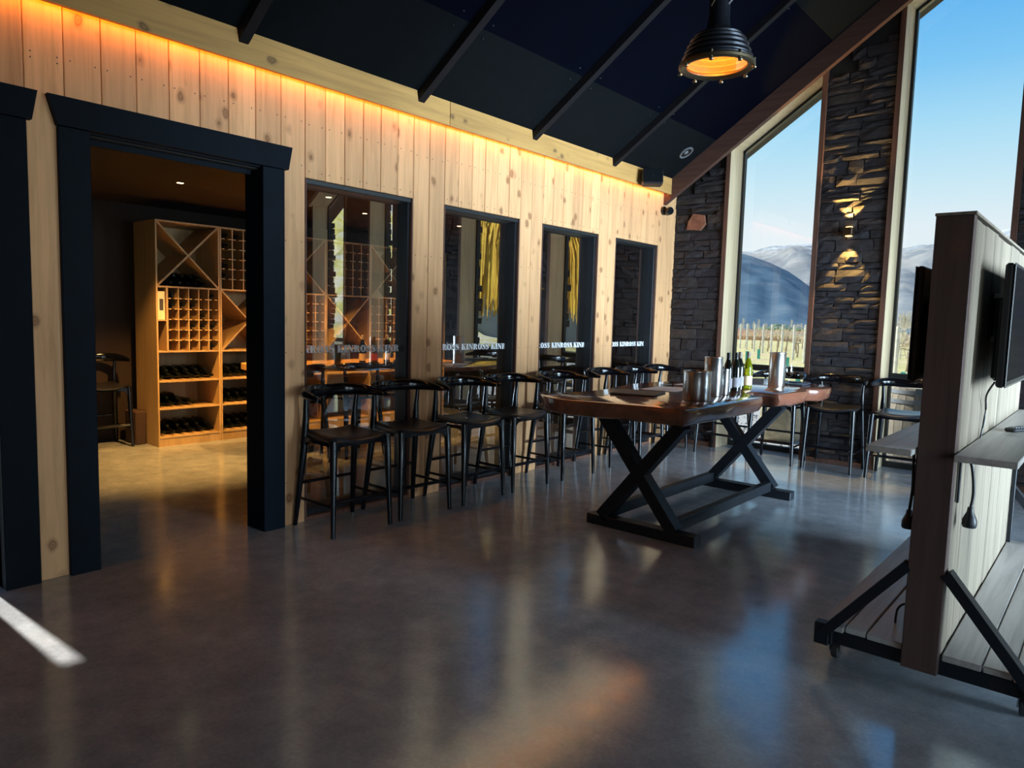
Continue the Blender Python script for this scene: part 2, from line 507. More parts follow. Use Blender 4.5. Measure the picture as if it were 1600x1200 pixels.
# ---- door casings ----------------------------------------------------
def casing(name, label, y0, y1, yo0, yo1, ztop):
    """y0,y1 outer edges of the casing at its foot, yo0,yo1 the opening"""
    d = tag(empty(name, ((0, (yo0 + yo1) / 2, 0))), label, kind='structure')
    L = Vector((0, (yo0 + yo1) / 2, 0))
    def P(mb, nm_, mat=M_BLACKPAINT):
        mb.v = [tuple(Vector(v) - L) for v in mb.v]
        return mb.build(nm_, mat, d)
    P(MB().box(0.002, .032, y0, yo0, 0, ztop - .15, c=.003), 'casing_board')
    P(MB().box(0.002, .032, yo1, y1, 0, ztop - .15, c=.003), 'casing_board')
    P(MB().prism([(y0 - .035 - .012, ztop), (y1 + .05, ztop), (y1 + .022, ztop - .148), (y0 - .004, ztop - .148)], 0, .002, .045), 'head_board')
    P(MB().box(-.19, .002, yo0 - .02, yo0, 0, HEAD + .03), 'jamb_lining')
    P(MB().box(-.19, .002, yo1, yo1 + .02, 0, HEAD + .03), 'jamb_lining')
    P(MB().box(-.19, .002, yo0 - .02, yo1 + .02, HEAD + .01, HEAD + .03), 'head_lining')
    P(MB().box(-.105, -.085, yo0 + .02, yo1 - .02, HEAD - .03, HEAD + .009), 'door_track')
    return d
casing('door_1', 'open cellar doorway with wide black casing and flared head board', 1.33, 2.645, 1.482, 2.488, 2.552)
d2 = casing('door_2', 'black cased doorway at the near end of the pine wall', -.09, 1.19, .06, 1.03, 2.552)
bx('streak_stop', M_BLACKPAINT, d2, -.19, -.08, .435, .485, 0, HEAD, c=.002)  # unseen strip added to trim the right edge of the sun streak
# unseen door leaf added in the near doorway, its open edge shapes the sun streak
leaf = tag(empty('streak_leaf', (-.05, .5, 0)), 'unseen dark door leaf added to shape the sun streak at the near doorway', 'door')
bx('stile', M_ALU, leaf, -.02, .02, -.45, -.37, 0.01, 2.36)
bx('stile', M_ALU, leaf, -.02, .02, .37, .405, 0.01, 2.36)
bx('rail', M_ALU, leaf, -.02, .02, -.369, .369, 0.01, .12)
bx('rail', M_ALU, leaf, -.02, .02, -.369, .369, 2.27, 2.36)
bx('door_panel', M_BLACKPAINT, leaf, -.012, .012, -.369, .369, .12, 2.27, c=0)

# ---- glazed bays in the left wall --------------------------------------
LET = {
 'K': (.98, [[(0, 0), (.5, 0), (.5, .09), (.43, .09), (.43, .91), (.5, .91), (.5, 1), (0, 1), (0, .91), (.07, .91), (.07, .09), (0, .09)],
             [(.43, .42), (.74, .91), (.66, .91), (.66, 1), (.96, 1), (.96, .91), (.84, .91), (.52, .42)],
             [(.46, .56), (.62, .70), (.94, .09), (1.0, .09), (1.0, 0), (.55, 0), (.55, .09), (.6, .09)]]),
 'I': (.5, [[(0, 0), (.5, 0), (.5, .09), (.43, .09), (.43, .91), (.5, .91), (.5, 1), (0, 1), (0, .91), (.07, .91), (.07, .09), (0, .09)]]),
 'N': (1.0, [[(0, 0), (.3, 0), (.3, .09), (.2, .09), (.2, .8), (.1, .8), (.1, .09), (0, .09)],
             [(0, 1), (.38, 1), (.9, .25), (.9, 0), (.72, 0), (.1, .86), (0, .91)],
             [(.8, .25), (.9, .25), (.9, .91), (1, .91), (1, 1), (.7, 1), (.7, .91), (.8, .91)]]),
}
def ring(cx, cy, rx, ry, ix, iy, a0, a1, n=14):
    o = [(cx + rx * math.cos(a0 + (a1 - a0) * k / n), cy + ry * math.sin(a0 + (a1 - a0) * k / n)) for k in range(n + 1)]
    i = [(cx + ix * math.cos(a0 + (a1 - a0) * k / n), cy + iy * math.sin(a0 + (a1 - a0) * k / n)) for k in range(n + 1)]
    return [[o[k], o[k + 1], i[k + 1], i[k]] for k in range(n)]
LET['O'] = (.94, ring(.47, .5, .47, .52, .13, .43, 0, 2 * PI, 20))
LET['R'] = (1.0, [LET['I'][1][0]] + ring(.43, .73, .45, .27, .12, .19, -PI / 2, PI / 2, 10) + [[(.5, .5), (.72, .48), (.92, .1), (1.0, .09), (1.0, 0), (.68, 0)]])
def s_shape():
    c = [(.66, .80), (.55, .93), (.38, .96), (.22, .90), (.17, .76), (.26, .64), (.42, .54), (.58, .42), (.64, .26), (.56, .11), (.38, .04), (.2, .09), (.1, .22)]
    wd = [.05, .05, .05, .08, .13, .17, .18, .17, .13, .08, .05, .05, .05]
    L_, R_ = [], []
    for i, p in enumerate(c):
        a = c[max(0, i - 1)]; b = c[min(len(c) - 1, i + 1)]
        dx, dy = b[0] - a[0], b[1] - a[1]; l = math.hypot(dx, dy)
        L_.append((p[0] - dy / l * wd[i], p[1] + dx / l * wd[i])); R_.append((p[0] + dy / l * wd[i], p[1] - dx / l * wd[i]))
    q = [[L_[i], L_[i + 1], R_[i + 1], R_[i]] for i in range(len(c) - 1)]
    return q + [[(.62, .68), (.72, .68), (.72, 1), (.64, .96)], [(.04, 0), (.12, .04), (.14, .34), (.04, .34)]]
LET['S'] = (.78, s_shape())
def word_polys(word, gap=.05):
    x, out = 0, []
    for ch in word:
        w_, ps = LET[ch]
        for p_ in ps: out.append([(a + x, b) for a, b in p_])
        x += w_ + gap
    return x - gap, out
WLEN, WPOLY = word_polys('KINROSS')
def clip_poly(poly, lo, hi):
    for side, lim in ((1, lo), (-1, hi)):
        res = []
        for i, p in enumerate(poly):
            q = poly[(i + 1) % len(poly)]
            ip, iq = side * (p[0] - lim) >= 0, side * (q[0] - lim) >= 0
            if ip: res.append(p)
            if ip != iq:
                t = (lim - p[0]) / (q[0] - p[0]); res.append((lim, p[1] + t * (q[1] - p[1])))
        poly = res
        if len(poly) < 3: return None
    return poly
GX = -.118
wnames = ['first', 'second', 'third', 'fourth']
for i, (a, b) in enumerate(WIN):
    wn = tag(empty('window_%d' % (i + 1), (0, (a + b) / 2, 0)), 'full height cellar window with white lettering, %s from the doorway' % wnames[i], kind='structure')
    c0 = (a + b) / 2
    A, B = a - c0, b - c0
    for nm_, bxs in (('lining', (-.03, .001, A, A + .012, .03, HEAD)), ('lining', (-.03, .001, B - .012, B, .03, HEAD))):
        bx(nm_, M_TIMBER, wn, *bxs, c=.002)
    bx('sill', M_TIMBER, wn, -.03, .004, A, B, 0.0, .03)
    bx('frame_stile', M_STEEL_BLK, wn, -.16, -.03, A, A + .03, .03, HEAD)
    bx('frame_stile', M_STEEL_BLK, wn, -.16, -.03, B - .03, B, .03, HEAD)
    bx('frame_head', M_ALU, wn, -.16, -.012, A + .012, B - .012, HEAD - .035, HEAD - .001)
    bx('frame_foot', M_STEEL_BLK, wn, -.16, -.03, A + .03, B - .03, .03, .075)
    pane = bx('pane', M_GLASS_IN, wn, GX - .006, GX, A + .03, B - .03, .075, HEAD - .035, c=0)
    mb = MB()
    H = .052; sxx = 1.09
    pitch = .386
    for k in range(-2, 4):
        y0 = a + .351 + k * pitch
        for pl in WPOLY:
            pts = [(y0 + q[0] * H * sxx - c0, 1.186 + q[1] * H) for q in pl]
            pts = clip_poly(pts, A + .034, B - .034)
            if pts: mb.prism(pts, 0, GX + .001, GX + .0022)
    L0 = pane.location
    mb.v = [tuple(Vector(v) - L0) for v in mb.v]
    mb.build('lettering', M_LETTER, pane)

# ---- ceiling ---------------------------------------------------------
ce = tag(empty('ceiling'), 'black panelled pitched ceiling between dark rafters', kind='structure')
def roofbox(x0, x1, y0, y1, d0, d1):
    """slab under the left roof slope between depths d0 < d1 below the ceiling line (negative = above)"""
    f_ = lambda x: CEIL(x) if x <= RIDGE_X else CEIL(2 * RIDGE_X - x)
    vs = [(x, y, f_(x) - d) for x in (x0, x1) for y in (y0, y1) for d in (d1, d0)]
    return MB().add(vs, [(0, 1, 3, 2), (4, 6, 7, 5), (0, 4, 5, 1), (2, 3, 7, 6), (0, 2, 6, 4), (1, 5, 7, 3)])
XB = [-.0, .632, 1.83, 3.03, RIDGE_X]
bays = [YB] + RAFT + [8.03]
screw = MB()
for i in range(len(bays) - 1):
    y0 = bays[i] + (RW if i else 0); y1 = bays[i + 1] - (RW if i < len(bays) - 2 else 0)
    for j in range(4):
        roofbox(XB[j] + .002, XB[j + 1] - .002, y0 + .001, y1 - .001, -.02, RND.uniform(0, .0015)).build('ceiling_panel', M_CEIL_L if (j == 0 or (j == 2)) else M_CEIL, ce)
        for xx in (XB[j] + .05, XB[j + 1] - .05):
            for yy in (y0 + .12, y1 - .12):
                z = CEIL(xx)
                screw.lathe([(.011, -.006), (.007, -.012)], (xx, yy, z), 6)
for y0, y1 in zip(bays[:-1], bays[1:]):
    for j in range(4):
        a, b = 2 * RIDGE_X - XB[j + 1], 2 * RIDGE_X - XB[j]
        roofbox(a + .002, b - .002, y0 + .001, y1 - .001, -.02, 0).build('ceiling_panel', M_CEIL, ce)
screw.build('panel_screw', M_IRON, ce)['kind'] = 'stuff'
for r in RAFT:
    roofbox(.085, RIDGE_X - .02, r - RW, r + RW, -.01, .08).build('rafter', M_RAFT, ce)
    roofbox(RIDGE_X + .02, W_ROOM - .05, r - RW, r + RW, -.01, .08).build('rafter', M_RAFT, ce)
rf = tag(empty('roof'), 'roof deck above the ceiling panels', kind='structure')
roofbox(-4.6, RIDGE_X, YB - .4, 9.0, -.2, -.03).build('roof_deck', M_RAFT, rf) if False else None
roofbox(-.5, RIDGE_X, YB - .3, 8.75, -.18, -.025).build('roof_deck', M_RAFT, rf)
roofbox(RIDGE_X, W_ROOM + .5, YB - .3, 8.75, -.18, -.025).build('roof_deck', M_RAFT, rf)

# ---- gable beam --------------------------------------------------------
tb = tag(empty('trim_2'), 'reddish timber beam following the roof slope across the gable wall', kind='structure')
roofbox(.0, RIDGE_X - .003, 7.73, 7.80, .001, .236).build('beam', M_TIMBER_X, tb)
roofbox(RIDGE_X + .003, W_ROOM, 7.73, 7.80, .001, .236).build('beam', M_TIMBER_X, tb)

# ---- gable wall: stone piers and windows ---------------------------------
OPEN = [(.69, 1.665), (2.43, 3.43), (4.69, 5.69), (6.455, 7.43)]
PIER = [(0.0, .69), (1.665, 2.43), (3.43, 4.69), (5.69, 6.455), (7.43, 8.12)]
def top_at(x): return CEIL(min(x, 2 * RIDGE_X - x))
pn = ['between the pine wall and the first gable window', 'with the lit wall lamp', 'in the middle of the gable wall', 'right of the third gable window', 'at the right corner of the gable wall']
def rough_stone(x0, x1, z0, z1, dep, rnd, skew=0):
    """one stone: front face cut in 3 x 2 cells with an uneven proud face, real depth behind"""
    nx = 3 if x1 - x0 > .16 else 2
    vs, fs = [], []
    g = .004
    xs = [x0 + g + (x1 - x0 - 2 * g) * k / nx for k in range(nx + 1)]
    zs = [z0 + g, (z0 + z1) / 2, z1 - g]
    yb = YE + .03
    jx = [[rnd.uniform(-.008, .008) for _ in zs] for _ in xs]
    jz = [[rnd.uniform(-.006, .006) for _ in zs] for _ in xs]
    for i, x in enumerate(xs):
        for k, z in enumerate(zs):
            edge = i in (0, nx) or k in (0, 2)
            y = YE - dep * (.55 if edge else 1.0) + rnd.uniform(-.007, .007)
            vs.append((x + jx[i][k], y, z + jz[i][k]))
    n = len(vs)
    idx = lambda i, k: i * 3 + k
    for i in range(nx):
        for k in range(2):
            fs.append((idx(i, k), idx(i + 1, k), idx(i + 1, k + 1), idx(i, k + 1)))
    rim = [idx(i, 0) for i in range(nx + 1)] + [idx(nx, k) for k in (1, 2)] + [idx(i, 2) for i in range(nx - 1, -1, -1)] + [idx(0, 1)]
    for j in rim: vs.append((vs[j][0], yb, vs[j][2]))
    for j in range(len(rim)):
        j2 = (j + 1) % len(rim)
        fs.append((rim[j], n + j, n + j2, rim[j2]))
    return MB().add(vs, fs)
for pi_, (a, b) in enumerate(PIER):
    rnd = random.Random(100 + pi_)
    pr = tag(empty('wall_end' if pi_ == 0 else 'wall_end.%03d' % pi_, ((a + b) / 2, YE + .1, 0)), 'dry stacked schist pier ' + pn[pi_], kind='structure')
    L0 = Vector(pr.location)
    ca, cb_ = (a + .047 if pi_ else a), (b - .047 if pi_ < 4 else b)
    if a < RIDGE_X < b: pts = [(ca, 0), (cb_, 0), (cb_, top_at(cb_)), (RIDGE_X, top_at(RIDGE_X)), (ca, top_at(ca))]
    else: pts = [(ca, 0), (cb_, 0), (cb_, top_at(cb_)), (ca, top_at(ca))]
    mb = MB().prism(pts, 1, YE + .015, 8.42)
    mb.v = [tuple(Vector(v) - L0) for v in mb.v]
    mb.build('pier_core', M_MORTAR, pr)
    loose = MB()
    z = .005
    stone_list = []
    while True:
        h = rnd.choice((.05, .06, .07, .085, .1, .12, .14))
        if pi_ >= 2: h *= 1.25
        x = a + .048 if pi_ else a + .004
        xe = b - .048
        if pi_ == 4: xe = b - .004
        if z + h > max(top_at(a), top_at(b), top_at((a + b) / 2)) - .05: break
        while x < xe - .01:
            wd = rnd.uniform(.13, .42) * (1.25 if pi_ == 2 else 1)
            if xe - (x + wd) < .09: wd = xe - x
            xm = x + wd / 2
            lim = min(top_at(x), top_at(x + wd)) - .03
            if a < RIDGE_X < b: lim = min(lim, 99)
            if z + h < lim and z + h < min(top_at(x), top_at(x + wd)) - .08:
                if h > .09 and rnd.random() < .35 and wd > .2:
                    hs = h * rnd.uniform(.4, .6)
                    for q in ((z, z + hs), (z + hs, z + h)):
                        stone_list.append((x, x + wd, q[0], q[1]))
                else: stone_list.append((x, x + wd, z, z + h))
            x += wd
        z += h
    if pi_ == 0:
        # the big rusty stone near the top of the corner pier
        stone_list = [s_ for s_ in stone_list if not (s_[0] < .42 and s_[1] > .17 and s_[2] < 2.78 and s_[3] > 2.58)]
        pts = [(.17, 2.60), (.34, 2.585), (.41, 2.66), (.39, 2.76), (.25, 2.785), (.19, 2.70)]
        mbs = MB().prism(pts, 1, YE - .035, YE + .03)
        mbs.v = [tuple(Vector(v) - L0) for v in mbs.v]
        st = mbs.build('stone', M_STONE_RED, pr); st['label'] = 'large rust coloured stone'
        stone_list += [(.004, .165, 2.585, 2.68), (.004, .18, 2.68, 2.78), (.425, .64, 2.59, 2.66), (.42, .64, 2.66, 2.77)]
    for s_ in stone_list:
        mb = rough_stone(*s_, rnd.uniform(.004, .034), rnd)
        if pi_ < 3 and not (pi_ == 2 and s_[2] > 2.6 and s_[0] > 3.8):
            mb.v = [tuple(Vector(v) - L0) for v in mb.v]
            mb.build('stone', M_STONE, pr)
        else:
            loose.add(mb.v, mb.f)
    # ragged stonework of the outer face
    for k in range(44):
        z0 = -.1 + k * .105
        if z0 + .1 > top_at((a + b) / 2): break
        loose.box(a + .10 + rnd.uniform(-.05, .05), b - .14 + rnd.uniform(-.03, .05), 8.43, 8.60 + rnd.uniform(-.03, .03), z0, z0 + .1, c=.012)
    loose.v = [tuple(Vector(v) - L0) for v in loose.v]
    loose.build('outer_stonework', M_STONE, pr)['kind'] = 'stuff'
    if pi_ < 4:
        mb = MB().box(a + .02 if pi_ else .02, b - .05, YE - .045, YE + .01, 0, .05, c=.004)
        mb.v = [tuple(Vector(v) - L0) for v in mb.v]
        mb.build('skirting', M_TIMBER, pr)
gw = ['left of the lit stone pier', 'right of the lit stone pier', 'third along the gable', 'at the right corner of the gable']
for i, (a, b) in enumerate(OPEN):
    wn = tag(empty('window_%d' % (5 + i), ((a + b) / 2, YG, 0)), 'tall raked gable window ' + gw[i], kind='structure')
    L0 = Vector(wn.location)
    def P(mb, nm_, mat, smooth=None):
        mb.v = [tuple(Vector(v) - L0) for v in mb.v]
        return mb.build(nm_, mat, wn, smooth)
    SO = -.05
    tl, tr_ = top_at(a) + SO, top_at(b) + SO
    t = .046
    y0, y1 = YE - .035, 8.42
    P(MB().prism([(a - t, 0), (a, 0), (a, tl), (a - t, top_at(a - t) + SO)], 1, y0, y1), 'jamb_lining', M_LINING)
    P(MB().prism([(b, 0), (b + t, 0), (b + t, top_at(b + t) + SO), (b, tr_)], 1, y0, y1), 'jamb_lining', M_LINING)
    # front edges of the linings, their shade put into dark brown strips
    P(MB().prism([(a - t - .004, 0), (a - .001, 0), (a - .001, tl - .01), (a - t - .004, top_at(a - t) + SO - .01)], 1, y0 - .006, y0), 'shaded_edge', M_TIMBER)
    P(MB().prism([(b + .001, 0), (b + t + .004, 0), (b + t + .004, top_at(b + t) + SO - .01), (b + .001, tr_ - .01)], 1, y0 - .006, y0), 'shaded_edge', M_TIMBER)
    P(MB().prism([(b + t + .0005, 0), (b + t + .004, 0), (b + t + .004, top_at(b + t) + SO - .02), (b + t + .0005, top_at(b + t) + SO - .02)], 1, y0, YE + .014), 'shaded_edge', M_TIMBER)
    P(MB().prism([(a - t, top_at(a - t) + SO), (b + t, top_at(b + t) + SO), (b + t, top_at(b + t) - .005), (a - t, top_at(a - t) - .005)], 1, 7.802, y1), 'head_lining', M_LINING)
    f_ = .028
    P(MB().box(a, a + f_, YG - .03, YG + .03, 0, tl, c=0), 'frame_stile', M_ALU)
    P(MB().box(b - f_, b, YG - .03, YG + .03, 0, tr_, c=0), 'frame_stile', M_ALU)
    P(MB().prism([(a, tl - .035), (b, tr_ - .035), (b, tr_), (a, tl)], 1, YG - .03, YG + .03), 'frame_head', M_ALU)
    P(MB().box(a + f_, b - f_, YG - .035, YG + .035, 0.001, .06, c=.004), 'frame_foot', M_ALU)
    P(MB().box(a + f_, b - f_, YG - .04, YG + .035, .935, 1.005, c=.004), 'transom', M_ALU)
    P(MB().prism([(a + f_, 1.005), (b - f_, 1.005), (b - f_, tr_ - .035), (a + f_, tl - .035)], 1, YG - .003, YG + .003), 'pane', M_GLASS_END)
    P(MB().box(a + f_, b - f_, YG - .003, YG + .003, .06, .935), 'pane', M_GLASS_END)

# ---- right wall (open bays to the court) and back wall -----------------
wr = tag(empty('wall_right'), 'right wall of timber posts and open bays', kind='structure')
RB = [(-2.3, -.5), (.1, 1.9), (3.3, 5.0), (5.4, 7.3)]
edges = [YB] + [v for q in RB for v in q] + [8.05]
for a, b in zip(edges[0::2], edges[1::2]):
    MB().box(W_ROOM, W_ROOM + .2, a, b, 0, 3.12).build('wall_panel', M_PINE, wr)
for a, b in RB:
    MB().box(W_ROOM, W_ROOM + .2, a, b, 2.75, 3.12).build('wall_panel', M_PINE, wr)
wb = MB()
wb.prism([(-.2, 0), (8.3, 0), (8.3, 3.1), (RIDGE_X, CEIL(RIDGE_X) + .02), (-.2, 3.1)], 1, YB - .2, YB)
tag(wb.build('wall_back', M_PLASTER), 'plain back wall behind the viewer', kind='structure')

# ---- cellar shell ---------------------------------------------------------
cs = tag(empty('wall_cellar'), 'dark walls of the wine cellar behind the pine wall', kind='structure')
MB().box(-4.3, -4.16, 1.1, 8.5, 0, 2.8).build('wall_panel', M_REDBROWN, cs)
MB().box(-4.3, -.16, .98 + .1, 1.2, 0, 2.8).build('wall_panel', M_DARKWALL, cs)
MB().box(-4.3, -.0, 8.06, 8.4, 0, 3.1).build('wall_panel', M_DARKWALL, cs)
cc = MB().box(-4.3, -.16, 1.1, 8.2, 2.62, 2.8).build('ceiling_cellar', M_REDBROWN)
tag(cc, 'low dark red-brown cellar ceiling', kind='structure')
# unseen canopy added outside the near doorway to cut the sun streak short
pc = MB().box(-1.1, -.17, -1.2, 1.3, 2.18, 2.5).build('streak_canopy', M_RAFT)
tag(pc, 'unseen canopy added outside the near doorway to end the sun streak', kind='structure')

# ================================================================== LAMPS
def pendant(name, label, x, y, z):
    t = tag(empty(name, (x, y, z)), label, 'lamp')
    prof = [(.187, .015), (.183, .03), (.172, .06), (.160, .09), (.146, .118), (.126, .142), (.10, .163), (.074, .182), (.062, .205), (.056, .25), (.055, .33), (.058, .40)]
    inner = [(.052, .30), (.058, .205), (.07, .176), (.096, .157), (.122, .136), (.142, .112), (.156, .086), (.168, .058), (.179, .03), (.183, .016)]
    ribbed = []
    for i, (r_, h_) in enumerate(prof):
        ribbed.append((r_, h_))
        if i < 6: ribbed.append((r_ + .004, h_ + .010)); ribbed.append((r_ - .002, h_ + .018))
    MB().lathe(ribbed, seg=36, caps=False).build('shade', M_IRON, t, 50)
    ib = []
    for i, (r_, h_) in enumerate(inner):
        ib.append((r_, h_))
        if i > 2 and i < 9: ib.append((r_ - .003, h_ - .008))
    MB().lathe(ib, seg=36, caps=False).build('shade_lining', M_LAMPIN, t, 50)
    rim = [(.160, .0), (.160, .012), (.168, .018), (.192, .018), (.203, .008), (.203, -.006), (.192, -.014), (.17, -.010), (.160, 0)]
    MB().lathe(rim, seg=40, caps=False).build('rim', M_BRASS, t, 40)
    MB().lathe([(.0001, .002), (.161, .002), (.161, .005), (.0001, .005)], seg=32, caps=False).build('glass_disc', M_GLASS_CLR, t)
    for k in range(8):
        a = 2 * PI * k / 8 + .3
        cx, cy = .196 * math.cos(a), .196 * math.sin(a)
        mb = MB().lathe([(.006, -.030), (.006, .024)], (cx, cy, 0), 8)
        mb.lathe([(.011, -.03), (.013, -.024), (.011, -.018)], (cx, cy, 0), 8)
        mb.build('clamp_screw', M_BRASS, t)
    MB().lathe([(.058, .40), (.064, .405), (.064, .43), (.03, .45), (.012, .47)], seg=24).build('neck_cap', M_IRON, t, 40)
    MB().tube([(.045, 0, .31), (.075, 0, .34), (.078, 0, .40), (.05, 0, .44)], .008, 8).build('handle', M_CHROME, t, 60)
    MB().tube([(-.02, -.062, .30), (.025, -.066, .36)], .004, 6).build('latch', M_BRASS, t)
    MB().lathe([(.001, .08), (.02, .09), (.03, .115), (.026, .145), (.016, .17), (.016, .20)], seg=16).build('bulb', M_BULB, t, 60)
    top = (CEIL(x) - z) / .93
    t.scale = (.93, .93, .93)
    n = int((top - .47) / .05)
    mb = MB()
    for k in range(n):
        zc = .49 + k * .05
        ring_ = []
        for j in range(9):
            a = 2 * PI * j / 8
            u, v_ = .012 * math.cos(a), .03 * math.sin(a)
            ring_.append((u, 0, zc + v_) if k % 2 else (0, u, zc + v_))
        mb.tube(ring_, .003, 5, upv=(0, 1, 0) if k % 2 else (1, 0, 0))
    mb.build('chain', M_IRON, t)
    MB().lathe([(.05, top - .03), (.05, top + .06)], seg=16).build('ceiling_rose', M_IRON, t)
    d = bpy.data.lights.new('pendant_light', 'POINT'); d.energy = 1.6; d.color = (1, .42, .06); d.shadow_soft_size = .03
    lo = bpy.data.objects.new('pendant_light', d); COL.objects.link(lo); lo.parent = t; lo.location = (0, 0, .055)
    return t
pendant('pendant_lamp', 'dark ribbed dome pendant lamp glowing amber inside, on a chain', 2.62, 3.5, 2.775)

# wall lamp on the stone pier
sc = tag(empty('wall_lamp', (2.035, YE - .05, 2.47)), 'small dark wall lamp throwing amber light up and down a stone pier', 'wall lamp')
MB().box(-.045, .045, -.06, .06, -.04, .04, c=.008).build('lamp_body', plain('bronze_body', (.05, .03, .015), .4, .6), sc)
MB().lathe([(.034, .0455), (.034, .049)], (0, 0, 0), 16).build('upper_lens', emis('lamp_lens', (1, .62, .18), 6), sc)
MB().lathe([(.034, -.049), (.034, -.0455)], (0, 0, 0), 16).build('lower_lens', MATS['lamp_lens'], sc)
for sgn in (1, -1):
    l_ = spot('wall_lamp_beam', (0, -.03, .055 * sgn), (0, -.02, 2 * sgn), 110, (1, .62, .16), math.radians(72 if sgn > 0 else 62), .35, .012)
    l_.parent = sc
# cellar downlights
DL = [(-2.33, 3.04), (-1.79, 4.26), (-2.38, 5.16), (-2.2, 6.5), (-3.0, 1.9), (-1.2, 6.4)]
for k, (x, y) in enumerate(DL):
    t = tag(empty('downlight', (x, y, 2.62)), ('cellar downlight seen through the doorway above the rack end', 'cellar downlight nearest the first glazed bay', 'cellar downlight over the middle of the slab table in the cellar', 'cellar downlight over the far end of the cellar table', 'cellar downlight in the dark corner left of the doorway', 'cellar downlight behind the far glazed bays')[k], 'downlight', 'cellar downlights')
    MB().lathe([(.030, -.004), (.045, -.005), (.048, 0)], seg=20, caps=False).build('trim_ring', M_ALU, t)
    MB().lathe([(.0001, -.003), (.030, -.003)], seg=16, caps=False).build('lamp_disc', M_DOWN, t)
    tx = -3.3 if k < 4 else x
    l_ = spot('downlight_beam', (0, 0, -.02), (tx - x + (.35 if k < 4 else 0), 0.1, -2.4), (420, 250, 330, 230, 60, 60)[k], (1, .52, .13), math.radians(82), .6, .03)
    l_.parent = t

# speakers and spot camera
t = tag(empty('loudspeaker', (.2, 7.0, 3.06)), 'black box loudspeaker bracketed to the fascia above the far bay', 'speaker')
rot = Matrix.Rotation(math.radians(38), 3, 'Z') @ Matrix.Rotation(math.radians(-14), 3, 'X')
def rotmb(mb, r_, off=(0, 0, 0)):
    mb.v = [tuple(r_ @ Vector(v) + Vector(off)) for v in mb.v]; return mb
rotmb(MB().box(-.115, .115, -.02, .11, -.085, .085, c=.02), rot, (.06, 0, 0)).build('cabinet', M_BLKPLASTIC, t)
rotmb(MB().box(-.105, .105, -.028, -.02, -.075, .075, c=.004), rot, (.06, 0, 0)).build('grille', M_CEIL_L, t)
rotmb(MB().lathe([(.006, -.033), (.006, -.027)], (.0, 0, -.01), 10, 1), rot, (.06, 0, 0)).build('badge', M_CHROME, t)
MB().tube([(-.1, .04, .0), (-.03, .05, 0), (.05, .06, 0)], .02, 8).build('bracket', M_BLKPLASTIC, t)
t = tag(empty('ceiling_speaker', (.404, 7.463, CEIL(.404))), 'round ceiling speaker set into the sloping black panel', 'speaker')
rs = Matrix.Rotation(-math.atan(.678), 3, 'Y')
rotmb(MB().lathe([(.085, -.001), (.085, -.012), (.065, -.012), (.065, -.004)], seg=24, caps=False), rs).build('rim', M_GREYPLASTIC, t, 30)
rotmb(MB().lathe([(.0001, -.006), (.065, -.006)], seg=24, caps=False), rs).build('grille', M_BLKPLASTIC, t)
rotmb(MB().lathe([(.001, -.016), (.02, -.014), (.028, -.006)], seg=16), rs).build('tweeter', M_GREYPLASTIC, t, 40)
t = tag(empty('spotlight', (.0, 7.72, 2.80)), 'small black round fitting on the pine wall beside the stone corner', 'spotlight')
MB().lathe([(.05, .002), (.05, .03), (.03, .035)], seg=20, axis=0).build('base', M_BLKPLASTIC, t, 40)
rotmb(MB().lathe([(.042, -.05), (.046, -.03), (.046, .04), (.036, .05)], seg=20, axis=0), Matrix.Rotation(math.radians(-35), 3, 'Z'), (.08, 0, -.01)).build('head', M_BLKPLASTIC, t, 40)
rotmb(MB().lathe([(.036, .0505), (.036, .053)], seg=20, axis=0), Matrix.Rotation(math.radians(-35), 3, 'Z'), (.08, 0, -.01)).build('lens', M_SCREEN, t)

